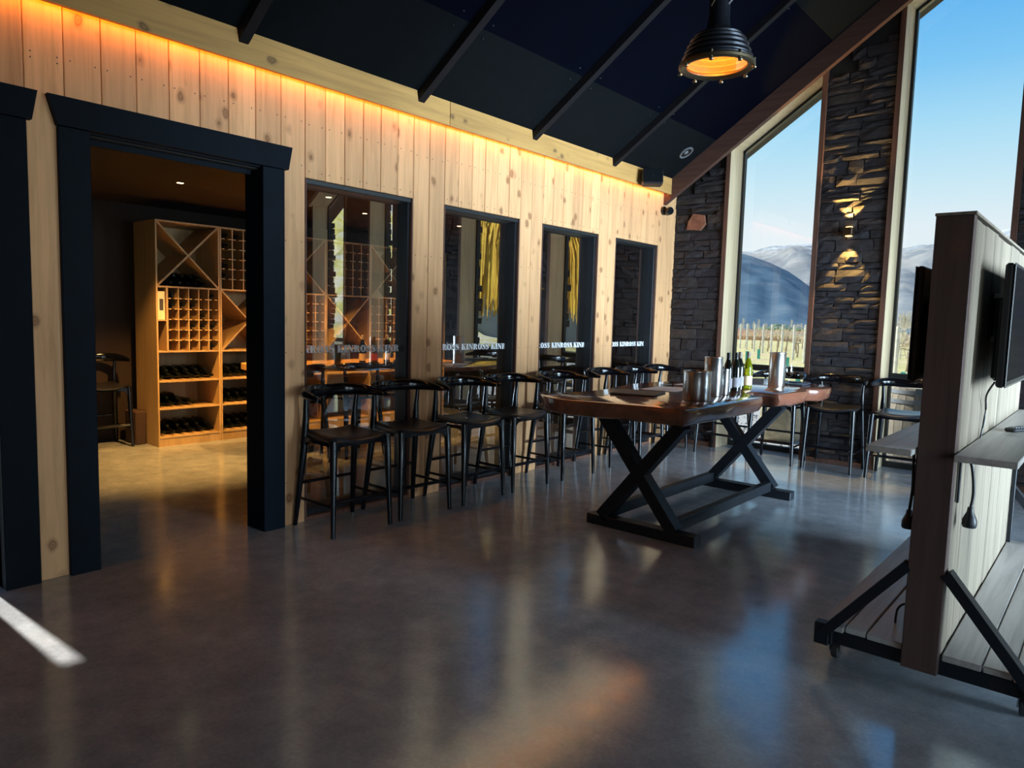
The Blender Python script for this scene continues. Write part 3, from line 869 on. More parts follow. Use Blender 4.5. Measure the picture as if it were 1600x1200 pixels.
# ================================================================== STOOLS (front = +x)
def leg_pts(p0, p1, r0, r1, rm=None, n=5):
    p0, p1 = Vector(p0), Vector(p1)
    return [p0.lerp(p1, k / n) for k in range(n + 1)], [r0 + (r1 - r0) * k / n for k in range(n + 1)]
def make_stool():
    t = empty('bar_stool')
    SZ = .645
    # legs
    for s in (-1, 1):
        p, r = leg_pts((.22, .240 * s, 0), (.195, .222 * s, SZ - .005), .0135, .0225)
        MB().tube(p, [q * 1.18 for q in r], 10).build('leg', M_LACQ, t, 60)
        pts = [(-.22, .243 * s, 0), (-.195, .228 * s, .25), (-.165, .212 * s, .52), (-.155, .205 * s, .66), (-.150, .203 * s, .78), (-.138, .212 * s, .925)]
        MB().tube(pts, [.016, .021, .026, .0265, .021, .014], 10).build('leg', M_LACQ, t, 60)
    # apron under the seat
    def apron(p0, p1):
        p0, p1 = Vector(p0), Vector(p1)
        mb = MB(); n = 10; d = (p1 - p0); nrm = Vector((d.y, -d.x, 0)).normalized() * .010
        vs, fs = [], []
        for k in range(n + 1):
            q = p0.lerp(p1, k / n); e = abs(k / n * 2 - 1)
            drop = .034 + .05 * max(0, (e - .72) / .28) ** 2
            sag = -.012 * (1 - e * e)
            for sg in (-1, 1):
                vs.append(q + nrm * sg + Vector((0, 0, sag))); vs.append(q + nrm * sg + Vector((0, 0, -drop)))
        for k in range(n):
            a = k * 4; b = a + 4
            fs += [(a, b, b + 1, a + 1), (a + 2, a + 3, b + 3, b + 2), (a, a + 2, b + 2, b), (a + 1, b + 1, b + 3, a + 3)]
        fs += [(0, 1, 3, 2), (n * 4, n * 4 + 2, n * 4 + 3, n * 4 + 1)]
        mb.add(vs, fs)
        mb.build('apron', M_LACQ, t, 50)
    z = SZ - .012
    apron((.198, -.215, z), (.198, .215, z)); apron((-.16, -.2, z), (-.16, .2, z))
    apron((-.155, -.21, z), (.19, -.222, z)); apron((-.155, .21, z), (.19, .222, z))
    # rungs
    for nm_, a, b, r_ in (('rung', (.212, -.234, .232), (.212, .234, .232), (.009, .014)), ('rung', (-.196, -.229, .30), (-.196, .229, .30), (.009, .012)),
                     ('rung', (-.202, -.232, .20), (.212, -.236, .20), (.008, .011)), ('rung', (-.202, .232, .20), (.212, .236, .20), (.008, .011))):
        MB().tube([a, b], [r_, r_], 8).build(nm_, M_LACQ, t, 60)
    # padded seat, dished from side to side
    nx, ny = 14, 16
    mb = MB(); vs, fs = [], []
    def outline(u, v):
        x = -.185 + .415 * u
        hw = .205 + .040 * u
        # rounded front corners
        if u > .86: hw -= .05 * ((u - .86) / .14) ** 2
        if u < .1: hw -= .02 * ((.1 - u) / .1) ** 2
        return x - .018 * abs(v) ** 3 * (u > .9), v * hw
    def top(u, v):
        e = max(abs(v), abs(2 * u - 1))
        edge = -.014 * max(0, (e - .86) / .14) ** 2
        return SZ + .012 + .016 * v * v - .012 * math.sin(PI * u) + .010 * (1 - u) + edge - .010 * max(0, (u - .75) / .25) ** 2 * (1 - v * v)
    for i in range(nx + 1):
        for j in range(ny + 1):
            u, v = i / nx, j / ny * 2 - 1
            x, y = outline(u, v); vs.append((x, y, top(u, v)))
    k0 = len(vs)
    for i in range(nx + 1):
        for j in range(ny + 1):
            u, v = i / nx, j / ny * 2 - 1
            x, y = outline(u, v); vs.append((x * .985, y * .985, top(u, v) - .024 + .006 * max(abs(v), abs(2 * u - 1)) ** 4))
    W_ = ny + 1
    for i in range(nx):
        for j in range(ny):
            q = (i * W_ + j, (i + 1) * W_ + j, (i + 1) * W_ + j + 1, i * W_ + j + 1)
            fs.append(q); fs.append(tuple(k0 + w_ for w_ in q[::-1]))
    rim = [j for j in range(W_)] + [i * W_ + ny for i in range(1, nx + 1)] + [nx * W_ + j for j in range(ny - 1, -1, -1)] + [i * W_ for i in range(nx - 1, 0, -1)]
    for a, b in zip(rim, rim[1:] + rim[:1]): fs.append((a, b, k0 + b, k0 + a))
    mb.add(vs, fs).build('seat', M_LEATHER, t, 70)
    # horn shaped top rail
    ctrl = [(.085, -.278, .912, .010, .013), (.055, -.276, .916, .017, .020), (-.02, -.266, .924, .024, .029), (-.085, -.248, .930, .031, .037), (-.135, -.205, .936, .030, .042),
            (-.168, -.14, .938, .021, .044), (-.182, -.07, .937, .015, .043), (-.186, 0, .936, .014, .041)]
    ctrl += [(a, -b, c, d, e) for a, b, c, d, e in ctrl[-2::-1]]
    fine_p, fine_r = [], []
    for i in range(len(ctrl) - 1):
        p0, p1, p2, p3 = ctrl[max(0, i - 1)], ctrl[i], ctrl[i + 1], ctrl[min(len(ctrl) - 1, i + 2)]
        for k in range(4):
            s = k / 4
            q = [.5 * (2 * b + (c - a) * s + (2 * a - 5 * b + 4 * c - d) * s * s + (3 * b - a - 3 * c + d) * s ** 3) for a, b, c, d in zip(p0, p1, p2, p3)]
            fine_p.append(q[:3]); fine_r.append((q[3], q[4]))
    fine_p.append(ctrl[-1][:3]); fine_r.append(ctrl[-1][3:])
    MB().tube(fine_p, fine_r, 14).build('top_rail', M_LACQ, t, 60)
    MB().lathe([(.006, -.012), (.006, .012)], (-.186, 0, .936), 10, 0).build('rail_plug', M_IRON, t)
    return t
proto = make_stool()
wall_y = [2.967, 3.552, 4.168, 4.775, 5.462, 6.29, 6.87, 7.45]
wl_lab = ['black stool backed to the pine wall, first from the cellar doorway', 'black stool backed to the pine wall, second from the cellar doorway',
          'black stool backed to the pine wall, third from the cellar doorway', 'black stool backed to the pine wall, fourth, beside the slab table corner',
          'black stool by the wall, fifth from the doorway, half behind the table', 'black stool by the wall, sixth from the doorway, behind the table',
          'black stool by the wall, seventh from the doorway, its horn rail above the table', 'black stool by the wall, eighth and last, in the corner by the stone']
first = True
def place_stool(x, y, rz, label, group):
    global first
    o = proto if first else copy_tree(proto)
    first = False
    o.location = (x, y, 0); o.rotation_euler = (0, 0, rz)
    tag(o, label, 'stool', group)
    return o
for k, y in enumerate(wall_y):
    place_stool((.245, .245, .255, .25, .275, .24, .25, .25)[k], y, math.radians((0, -1.5, .8, 0, -2, 1, -1, 0)[k]), wl_lab[k], 'stools along the pine wall')
for k, (x, y) in enumerate(((.885, 7.78), (1.50, 7.775), (2.085, 7.80), (2.70, 7.79))):
    place_stool(x, y, -PI / 2 + math.radians((0, 1, -1, 1)[k]), ['black stool under the first gable window, left of its pair', 'black stool under the first gable window, right of its pair',
        'black stool in front of the lit stone pier, facing the room', 'black stool under the second gable window, behind the rolling stand'][k], 'stools along the gable wall')
for k, (x, y, rz) in enumerate(((-1.80, 3.90, PI), (-1.80, 4.58, PI), (-1.80, 5.25, PI), (-3.87, 2.86, 0))):
    place_stool(x, y, rz, ['black stool in the cellar at the slab table, nearest the doorway', 'black stool in the cellar, middle one of three at the slab table',
        'black stool in the cellar, farthest from the doorway at the slab table', 'black stool in the dark cellar corner left of the wine rack'][k], 'stools in the cellar')

# ================================================================== SLAB TABLE
def catmull(pts, sub=4, closed=True):
    out = []; n = len(pts)
    for i in range(n):
        p0, p1, p2, p3 = pts[i - 1], pts[i], pts[(i + 1) % n], pts[(i + 2) % n]
        for k in range(sub):
            s = k / sub
            out.append(tuple(.5 * (2 * b + (c - a) * s + (2 * a - 5 * b + 4 * c - d) * s * s + (3 * b - a - 3 * c + d) * s ** 3) for a, b, c, d in zip(p0, p1, p2, p3)))
    return out
OUT = [(1.10, 4.08), (1.22, 4.015), (1.37, 4.0), (1.69, 4.065), (1.99, 4.125), (2.17, 4.13), (2.225, 4.17), (2.24, 4.45), (2.235, 4.80), (2.235, 5.1), (2.235, 5.32), (2.215, 5.44), (2.15, 5.52),
       (2.06, 5.57), (1.99, 5.66), (2.0, 5.78), (2.10, 5.80), (2.205, 5.80), (2.235, 5.95), (2.26, 6.16), (2.27, 6.30), (2.225, 6.40), (2.215, 6.47), (2.29, 6.58), (2.315, 6.75), (2.27, 6.95), (2.16, 7.10),
       (1.95, 7.22), (1.65, 7.38), (1.45, 7.35), (1.34, 7.15), (1.25, 6.8), (1.12, 6.3), (1.03, 5.95), (.995, 5.6), (1.04, 5.25), (1.095, 5.03), (1.13, 4.9), (1.13, 4.72), (1.115, 4.55), (1.09, 4.40), (1.04, 4.28), (1.03, 4.17)]
ol = catmull(OUT, 3)
tb = tag(empty('slab_table', (1.75, 5.4, 0)), 'tall live edge slab table of glossy red-brown wood on black crossed legs', 'table')
L0 = Vector((1.75, 5.4, 0))
def inset(pts, d):
    n = len(pts); out = []
    for i in range(n):
        a, b = Vector(pts[i - 1]), Vector(pts[(i + 1) % n])
        t_ = (b - a).normalized(); nn = Vector((-t_.y, t_.x))
        out.append((pts[i][0] + nn.x * d, pts[i][1] + nn.y * d))
    return out
lev = [(.92, .010, 0), (.9165, .003, 0), (.910, .0, .002), (.885, -.002, .010), (.86, .004, .016), (.835, .012, .014), (.815, .024, .008), (.808, .04, 0)]
vs, fs = [], []
n = len(ol)
for z, d, nz in lev:
    pp = inset(ol, d)
    for i, (x, y) in enumerate(pp):
        s = noise.noise(Vector((x * 4, y * 4, z * 9))) * nz * 2
        vs.append((x + s - L0.x, y + s * .5 - L0.y, z + (noise.noise(Vector((x * 5, y * 5, 3))) * .012 if z < .83 else 0)))
for l in range(len(lev) - 1):
    for i in range(n):
        j = (i + 1) % n
        fs.append((l * n + i, l * n + j, (l + 1) * n + j, (l + 1) * n + i))
mis = [1] * len(fs)
fs.append(tuple(range(n))); mis.append(0)
fs.append(tuple((len(lev) - 1) * n + i for i in range(n))[::-1]); mis.append(1)
mb = MB(); mb.add(vs, fs); mb.m = mis
mb.build('tabletop', [M_TABLE, M_TABLE_E], tb, 35)
def relbuild(mb, nm_, mat, smooth=None):
    mb.v = [tuple(Vector(v) - L0) for v in mb.v]
    return mb.build(nm_, mat, tb, smooth)
for k, y in enumerate((4.31, 6.08)):
    relbuild(MB().box(1.415, 2.272, y - .05, y + .05, 0.0, .072, c=.004), 'foot_bar', M_STEEL_BLK)
    relbuild(MB().tube([(1.53, y, .07), (2.13, y, .80)], [(.042, .05)] * 2, 4, upv=(0, 1, 0)), 'cross_leg', M_STEEL_BLK)
    relbuild(MB().tube([(2.10, y + .0005, .07), (1.52, y + .0005, .80)], [(.042, .0495)] * 2, 4, upv=(0, 1, 0)), 'cross_leg', M_STEEL_BLK)
    relbuild(MB().box(1.45, 2.2, y - .05, y + .05, .798, .812, c=.002), 'top_plate', M_STEEL_BLK)
for x in (1.555, 2.075):
    relbuild(MB().box(x - .03, x + .03, 4.36, 6.03, .055, .135, c=.004), 'stretcher', M_STEEL_BLK)

# ---- things on the table
def cyl(name, label, cat, x, y, r, h, group=None, z=.921):
    t = tag(empty(name, (x, y, z)), label, cat, group)
    MB().lathe([(r * .97, 0), (r, .004), (r, h - .003), (r - .002, h), (r - .004, h - .003), (r - .004, .01)], seg=40).build('wall', M_CHROME, t, 40)
    MB().lathe([(r + .0012, h - .008), (r + .0015, h - .004), (r + .0012, h - .001)], seg=40, caps=False).build('rim', M_CHROME, t, 40)
    MB().lathe([(.0001, .012), (r - .005, .012)], seg=32, caps=False).build('inside_base', M_IRON, t)
    return t
cyl('wine_cooler', 'short brushed steel cylinder, nearest of the steel vessels on the slab table', 'wine cooler', 2.0, 4.74, .098, .215)
cyl('wine_cooler', 'tall brushed steel cylinder beside the dark wine bottles', 'wine cooler', 1.925, 5.165, .068, .30)
cyl('wine_cooler', 'tall brushed steel cylinder standing alone at the far half of the slab table', 'wine cooler', 1.925, 6.50, .072, .31)
cyl('water_jug', 'slim pale steel jug between the tall cylinder and the bottles', 'jug', 1.925, 5.36, .042, .20)
def make_bottle(mat, cap, label_mat):
    t = empty('wine_bottle')
    MB().lathe([(.030, 0), (.0375, .004), (.0385, .02), (.0385, .165), (.036, .19), (.028, .225), (.0185, .255), (.0148, .272), (.0142, .30)], seg=24).build('glass_body', mat, t, 50)
    MB().lathe([(.0150, .262), (.0152, .30), (.0160, .302), (.0160, .318), (.0150, .322)], seg=20).build('capsule', cap, t, 50)
    if label_mat: MB().lathe([(.0390, .035), (.0390, .115)], seg=24, caps=False).build('label', label_mat, t, 50)
    return t
mt, nn_, bb = base_mat('green_white_wine'); setp(bb, col=(.55, .62, .02), rough=.05, trans=.85, ior=1.35)
M_WHITEW = mt
bp = make_bottle(M_GLASSBLK, M_CAPS, M_LABEL)
def put(o, x, y, z, label, cat, group=None, rz=0, rot=None):
    o.location = (x, y, z); o.rotation_euler = rot or (0, 0, rz); tag(o, label, cat, group); return o
G_ = 'wine bottles on the slab table'
put(bp, 1.868, 5.56, .921, 'dark wine bottle with black capsule, nearest in the row on the table', 'bottle', G_)
put(copy_tree(bp), 1.875, 5.70, .921, 'dark wine bottle with wide grey label, second in the row on the table', 'bottle', G_)
b3 = make_bottle(M_GLASSBLK, M_CAPS_G, M_LABEL)
put(b3, 1.84, 5.86, .921, 'dark wine bottle with grey-brown capsule, third in the row on the table', 'bottle', G_)
b4 = make_bottle(M_WHITEW, M_CAPS_G, M_LABEL_C)
put(b4, 1.86, 5.99, .921, 'yellow-green bottle of white wine at the far end of the row', 'bottle', G_)
def quad_sheet(name, label, cat, pts, z, th, mat, group=None):
    cx = sum(p[0] for p in pts) / len(pts); cy = sum(p[1] for p in pts) / len(pts)
    mb = MB().prism([(p[0] - cx, p[1] - cy) for p in pts], 2, 0, th)
    o = mb.build(name, mat, None, loc=(cx, cy, z))
    return tag(o, label, cat, group)
quad_sheet('menu_board', 'dark flat menu board lying at the near end of the slab table', 'menu board', [(1.374, 4.575), (1.698, 4.661), (1.615, 4.999), (1.25, 4.93)], .9215, .012, M_CARD)
quad_sheet('paper_sheet', 'white printed sheet lying flat behind the dark menu board', 'paper', [(1.30, 5.13), (1.606, 5.17), (1.58, 5.62), (1.28, 5.52)], .9212, .0012, M_PAPER)
quad_sheet('paper_sheet', 'white sheet farther along the table, mostly behind the short steel cylinder', 'paper', [(1.261, 5.79), (1.50, 5.78), (1.50, 6.05), (1.26, 6.02)], .9212, .0012, M_PAPER)
quad_sheet('notebook', 'blue-grey notebook near the far end of the slab table', 'notebook', [(1.85, 6.80), (2.07, 6.76), (2.03, 7.12), (1.80, 7.14)], .9212, .012, M_SLATE)
quad_sheet('phone', 'small black phone lying on the blue-grey notebook', 'phone', [(1.89, 6.90), (1.97, 6.90), (1.97, 7.03), (1.89, 7.03)], .9336, .010, M_BLKPLASTIC)
pen_mb = MB().tube([(1.24, 5.60, .926), (1.27, 5.745, .926)], .0045, 8)
tag(pen_mb.build('pen', M_CHROME), 'thin pen beside the printed sheet on the slab table', 'pen')
# wine glass beside the far cooler
wg = tag(empty('wine_glass', (2.05, 6.45, .921)), 'clear stemmed wine glass beside the far steel cylinder', 'wine glass')
MB().lathe([(.032, 0), (.032, .002), (.005, .006), (.0035, .02), (.0035, .085), (.012, .095)], seg=20).build('stem', M_GLASS_CLR, wg, 40)
MB().lathe([(.012, .095), (.030, .11), (.038, .14), (.037, .175), (.030, .215), (.029, .215), (.036, .175), (.037, .14), (.029, .112), (.011, .097)], seg=24, caps=False).build('bowl', M_GLASS_CLR, wg, 60)

# ================================================================== ROLLING STAND with planks
ct = tag(empty('rolling_stand', (3.78, 4.25, 0)), 'rolling timber display stand of sawn planks with shelves on a black steel base', 'display stand')
L1 = Vector(ct.location)
def cb(mb, nm_, mat, smooth=None, par=None):
    mb.v = [tuple(Vector(v) - L1) for v in mb.v]
    return mb.build(nm_, mat, par or ct, smooth)
YN, YF = 3.16, 5.32
cb(MB().box(3.716, 3.845, YN, YN + .045, .11, 1.905, c=.003), 'end_post', M_CARTPOST)
cb(MB().box(3.716, 3.845, YF - .045, YF, .11, 1.905, c=.003), 'end_post', M_CARTPOST)
rc = random.Random(5)
for side in (0, 1):
    y = YN + .047
    k = 0
    while y < YF - .05:
        wd = rc.choice((.10, .13, .16, .19, .22))
        if k == 0: wd = .035 + .07
        ye = min(y + wd, YF - .047)
        if YF - .047 - ye < .06: ye = YF - .047
        dx = rc.uniform(0, .003)
        x0, x1 = (3.828 - dx, 3.848 - dx) if side else (3.713 + dx, 3.733 + dx)
        cb(MB().box(x0, x1, y + .0015, ye - .0015, .155, 1.895 + rc.uniform(-.004, .004), c=.003), 'wall_plank', M_CARTPLANK)
        y = ye; k += 1
cb(MB().box(3.712, 3.850, YN + .002, YF - .002, 1.906, 1.918, c=.002), 'top_cap', M_CARTPLANK)
# base frame
for x in (3.405, 4.115): cb(MB().box(x, x + .04, 3.18, 5.31, .10, .162, c=.003), 'base_rail', M_STEEL_BLK)
for y in (3.205, 5.27): cb(MB().box(3.40, 4.16, y, y + .04, .101, .161, c=.003), 'base_rail', M_STEEL_BLK)
for y in (4.24,): cb(MB().box(3.446, 4.114, y, y + .04, .102, .160, c=.003), 'base_rail', M_STEEL_BLK)
# deck planks
for x0, x1, e in ((3.385, 3.487, -.012), (3.49, 3.572, .006), (3.576, 3.712, 0), (3.852, 3.985, 0), (3.989, 4.085, .004), (4.088, 4.175, -.006)):
    cb(MB().box(x0, x1, 3.195 + e, 5.31, .1635, .190 + rc.uniform(-.002, .002), c=.004), 'deck_plank', M_CARTDECK)
# diagonal braces near and far, both sides
for y in (3.185, 5.295):
    for sg in (-1, 1):
        x0 = 3.78 + sg * .068; x1 = 3.78 + sg * .375
        cb(MB().tube([(x0, y, .525), (x1, y, .145)], [(.02, .03)] * 2, 4, upv=(0, 1, 0)).box(x1 - .03, x1 + .03, y - .025, y + .025, .10, .195, c=.003), 'brace', M_STEEL_BLK)
cb(MB().box(3.85, 3.872, 5.24, 5.262, .19, .97, c=.002), 'upright_bar', M_STEEL_BLK)
# shelves with brackets
cb(MB().box(3.85, 4.05, 3.10, 5.30, .980, 1.005, c=.003), 'shelf', M_CARTDECK)
cb(MB().box(3.545, 3.711, 3.09, 5.30, .980, 1.005, c=.003), 'shelf', M_CARTDECK)
for y in (3.24, 5.15):
    for sg in (-1, 1):
        xa = 3.78 + sg * .072
        cb(MB().box(xa, xa + sg * .006, y - .015, y + .015, .80, .979).box(xa, xa + sg * .15, y - .015, y + .015, .973, .979), 'shelf_bracket', M_STEEL_BLK)
# casters
for x in (3.435, 4.125):
    for y in (3.29, 5.22):
        fk = cb(MB().box(x - .024, x + .024, y - .025, y + .025, .088, .099).box(x - .024, x - .020, y - .02, y + .03, .04, .09).box(x + .020, x + .024, y - .02, y + .03, .04, .09), 'caster', M_CHROME)
        mb = MB().lathe([(.034, -.017), (.042, -.012), (.042, .012), (.034, .017)], (x, y + .012, .0425), 24, 0)
        mb.v = [tuple(Vector(v) - L1 - fk.location) for v in mb.v]
        mb.build('wheel', M_RUBBER, fk, 40)
        mb = MB().lathe([(.016, -.026), (.016, .026)], (x, y + .012, .0425), 14, 0)
        mb.v = [tuple(Vector(v) - L1 - fk.location) for v in mb.v]
        mb.build('hub', M_CHROME, fk, 40)
# televisions
def tv(label, sg, y0, y1):
    xw = 3.78 + sg * .070
    t = tag(empty('television', (xw + sg * .09, (y0 + y1) / 2, 1.25)), label, 'television')
    T = Vector(t.location)
    def q(mb, nm_, mat, sm=None):
        mb.v = [tuple(Vector(v) - T) for v in mb.v]; return mb.build(nm_, mat, t, sm)
    X = lambda a: xw + sg * a
    q(MB().box(X(.075), X(.105), y0, y1, 1.25, 1.742, c=.008), 'back_shell', M_BLKPLASTIC)
    q(MB().box(X(.045), X(.0748), y0 + .1, y1 - .1, 1.27, 1.60, c=.02), 'rear_housing', M_BLKPLASTIC)
    q(MB().box(X(.1052), X(.111), y0, y1, 1.25, 1.742, c=.002), 'bezel', M_BLKPLASTIC)
    q(MB().box(X(.1112), X(.1118), y0 + .014, y1 - .014, 1.275, 1.728), 'screen', M_SCREEN)
    q(MB().box(X(.1112), X(.1122), y0 + .006, y1 - .006, 1.253, 1.259), 'trim_strip', M_CHROME)
    q(MB().box(X(0.0), X(.008), (y0 + y1) / 2 - .12, (y0 + y1) / 2 + .12, 1.43, 1.64, c=.002), 'mount_plate', M_STEEL_BLK)
    q(MB().box(X(.008), X(.046), (y0 + y1) / 2 - .10, (y0 + y1) / 2 - .04, 1.45, 1.62, c=.004), 'mount_arm', M_STEEL_BLK)
    q(MB().box(X(.008), X(.046), (y0 + y1) / 2 + .04, (y0 + y1) / 2 + .10, 1.45, 1.62, c=.004), 'mount_arm', M_STEEL_BLK)
tv('black flat television facing the near aisle on the right face of the stand', 1, 3.40, 4.28)
tv('black flat television seen edge on at the left face of the stand', -1, 3.46, 4.34)
def curve_pts(ctrl, sub=6):
    out = []
    for i in range(len(ctrl) - 1):
        p0, p1, p2, p3 = ctrl[max(0, i - 1)], ctrl[i], ctrl[i + 1], ctrl[min(len(ctrl) - 1, i + 2)]
        for k in range(sub):
            s = k / sub
            out.append(tuple(.5 * (2 * b + (c - a) * s + (2 * a - 5 * b + 4 * c - d) * s * s + (3 * b - a - 3 * c + d) * s ** 3) for a, b, c, d in zip(p0, p1, p2, p3)))
    return out + [tuple(ctrl[-1])]
tag(MB().tube(curve_pts([(3.90, 3.62, 1.26), (3.872, 3.64, 1.20), (3.862, 3.74, 1.13), (3.860, 3.72, 1.06), (3.856, 3.70, 1.0065)]), .004, 6).build('power_cord', M_BLKPLASTIC, None, 60),
    'thin black cord hanging from the television down to the shelf', 'cord')
def plug_cord(label, x, y, z0, z1, bend):
    t = tag(empty('extension_lead', (x, y, z1)), label, 'extension lead')
    MB().tube(curve_pts([(-bend, 0, z0 - z1), (-bend * .3, .01, (z0 - z1) * .75 + .02), (.004, .01, (z0 - z1) * .5), (0, 0, .075)]), .006, 8).build('cable', M_BLKPLASTIC, t, 60)
    MB().lathe([(.023, 0), (.026, .008), (.026, .03), (.020, .045), (.013, .06), (.010, .08)], seg=18).build('socket', M_BLKPLASTIC, t, 40)
plug_cord('black extension socket hanging under the right shelf of the stand', 3.895, 3.28, .978, .70, .02)
plug_cord('black extension socket hanging under the left shelf of the stand', 3.675, 3.32, .978, .64, .0)
tag(MB().tube(curve_pts([(3.640, 3.40, .1915), (3.643, 3.41, .25), (3.665, 3.43, .275), (3.69, 3.44, .25), (3.695, 3.44, .1915)]), .005, 6).build('cable_loop', M_BLKPLASTIC, None, 60),
    'small loop of black cable standing on the left deck planks', 'cable')
rm = tag(empty('remote_control', (3.955, 4.12, 1.0055), math.radians(-20)), 'black remote control with pale buttons lying on the right shelf', 'remote control')
MB().box(-.024, .024, -.085, .085, 0, .018, c=.006).build('body', M_BLKPLASTIC, rm)
for i in range(3):
    for j in range(5): MB().box(-.016 + i * .0125, -.008 + i * .0125, -.06 + j * .022, -.048 + j * .022, .018, .0205).build('button', M_GREYPLASTIC, rm)

# ================================================================== WINE CELLAR
RX0, RX1 = -3.955, -3.42
UNITW = .70
rack_labels = ['ply wine rack unit at the left end with an open cross on top', 'ply wine rack unit second from the left with pigeonholes on top', 'ply wine rack unit third from the left with a cross on top',
               'ply wine rack unit fourth from the left with a cross at mid height', 'ply wine rack unit fifth from the left with a cross on top', 'ply wine rack unit at the right end with pigeonholes on top']
rackpos = []
for u in range(6):
    y0 = 3.27 + u * UNITW; y1 = y0 + UNITW - .004
    t = tag(empty('wine_rack', ((RX0 + RX1) / 2, (y0 + y1) / 2, 0)), rack_labels[u], 'wine rack', 'wine rack units')
    T = Vector(t.location)
    def q(mb, nm_, mat=M_PLY, sm=None):
        mb.v = [tuple(Vector(v) - T) for v in mb.v]; return mb.build(nm_, mat, t, sm)
    s = .018
    q(MB().box(RX0, RX1, y0, y0 + s, 0, 2.40, c=.001), 'side_panel'); q(MB().box(RX0, RX1, y1 - s, y1, 0, 2.40, c=.001), 'side_panel')
    q(MB().box(RX0, RX0 + .008, y0 + s, y1 - s, .1, 2.38), 'back_panel')
    q(MB().box(RX1 - .025, RX1 - .006, y0 + s, y1 - s, 0, .085), 'plinth')
    for z in (.087, .395, .69, 1.01, 1.698, 2.382):
        q(MB().box(RX0 + .008, RX1, y0 + s, y1 - s, z, z + .018, c=.001), 'shelf')
    def cross(za, zb):
        ym, zm = (y0 + y1) / 2, (za + zb) / 2
        hy, hz = (y1 - y0) / 2 - s, (zb - za) / 2
        w_ = .010
        q(MB().prism([(y0 + s, za), (y0 + s + w_ * 1.4, za), (y1 - s, zb - w_ * 1.4), (y1 - s, zb), (y1 - s - w_ * 1.4, zb), (y0 + s, za + w_ * 1.4)], 0, RX0 + .008, RX1 - .004), 'diagonal')
        for sgn in (0, 1):
            if sgn == 0: pts = [(y0 + s, zb), (y0 + s, zb - w_ * 1.4), (ym - w_ * 1.2, zm + w_ * .2), (ym - w_ * .2, zm + w_ * 1.2), (y0 + s + w_ * 1.4, zb)]
            else: pts = [(y1 - s, za), (y1 - s, za + w_ * 1.4), (ym + w_ * 1.2, zm - w_ * .2), (ym + w_ * .2, zm - w_ * 1.2), (y1 - s - w_ * 1.4, za)]
            q(MB().prism(pts, 0, RX0 + .008, RX1 - .004), 'diagonal')
    def cubby(za, zb, ya, yb, nc, nr):
        cw = (yb - ya) / nc; ch = (zb - za) / nr
        for k in range(1, nc): q(MB().box(RX0 + .1, RX1 - .004, ya + cw * k - .006, ya + cw * k + .006, za, zb), 'divider')
        for r_ in range(1, nr):
            mb = MB()
            for k in range(nc):
                for a_, b_ in ((.006, cw * .30), (cw * .64, cw - .006)):
                    mb.box(RX0 + .1, RX1 - .004, ya + cw * k + a_, ya + cw * k + b_, za + ch * r_ - .005, za + ch * r_ + .005)
            q(mb, 'ledge_row')
        return [(ya + cw * (k + .5), za + ch * r_) for k in range(nc) for r_ in range(nr)]
    lo, hi = (1.028, 1.698), (1.716, 2.382)
    xr, cr = (hi, lo) if u % 2 == 0 else (lo, hi)
    cross(*xr)
    ya = y0 + s
    if u == 0:
        q(MB().box(RX0 + .008, RX1 - .002, y0 + .105, y0 + .125, lo[0], lo[1], c=.001), 'divider')
        q(MB().box(RX0 + .008, RX1 - .004, y0 + s, y0 + .105, 1.345, 1.357), 'slot_shelf')
        ya = y0 + .125
    rackpos.append((u, y0, y1, cubby(cr[0], cr[1], ya, y1 - s, 5, 6)))
# bottles lying in the racks: neck towards the room
def lying():
    return MB().lathe([(.03, 0), (.0385, .006), (.0385, .17), (.035, .195), (.022, .235), (.0148, .262), (.0145, .30), (.016, .304), (.016, .32)], (0, 0, 0), 14, 0).mesh('lying_bottle', M_GLASSBLK, 50)
lie_me = lying()
def lay(x, y, z, label, group, rz=0):
    o = link('wine_bottle', lie_me, None, (x, y, z)); o.rotation_euler = (0, 0, rz)
    tag(o, label, 'bottle', group)
for u in (0, 1):
    y0 = 3.27 + u * UNITW
    for zi, z in enumerate((.106, .414, .709)):
        nm_ = ('lowest', 'middle', 'upper')[zi]
        for k in range(6):
            if (u, zi) == (0, 1) and k > 3: continue
            lay(RX1 - .36, y0 + .075 + k * .108, z + .0395, '%s dark bottle from the left on the %s shelf, %s rack unit' % (('first', 'second', 'third', 'fourth', 'fifth', 'sixth')[k], nm_, ('left end', 'second')[u]), 'bottles on the %s shelf, %s rack unit' % (nm_, ('first', 'second')[u]))
        for k in range(5 if (u, zi) != (0, 1) else 2):
            lay(RX1 - .40, y0 + .13 + k * .108, z + .0395 + .0655, '%s dark bottle from the left, top layer, %s shelf, %s rack unit' % (('first', 'second', 'third', 'fourth', 'fifth', 'sixth')[k], nm_, ('left end', 'second')[u]), 'upper row on the %s shelf, %s rack unit' % (nm_, ('first', 'second')[u]))
for k in range(5): lay(RX1 - .35, 3.27 + .17 + k * .09, 1.716 + .041, '%s dark bottle from the left in the lower quarter of the open cross' % ('first', 'second', 'third', 'fourth', 'fifth', 'sixth')[k], 'bottles in the left cross')
for k in range(4): lay(RX1 - .37, 3.27 + .215 + k * .09, 1.716 + .041 + .074, '%s dark bottle from the left in the upper layer inside the open cross' % ('first', 'second', 'third', 'fourth', 'fifth', 'sixth')[k], 'second layer in the left cross')
cells0 = rackpos[0][3]
names_ = {0: 'bottom', 1: 'second', 2: 'third', 3: 'fourth', 4: 'fifth', 5: 'top'}
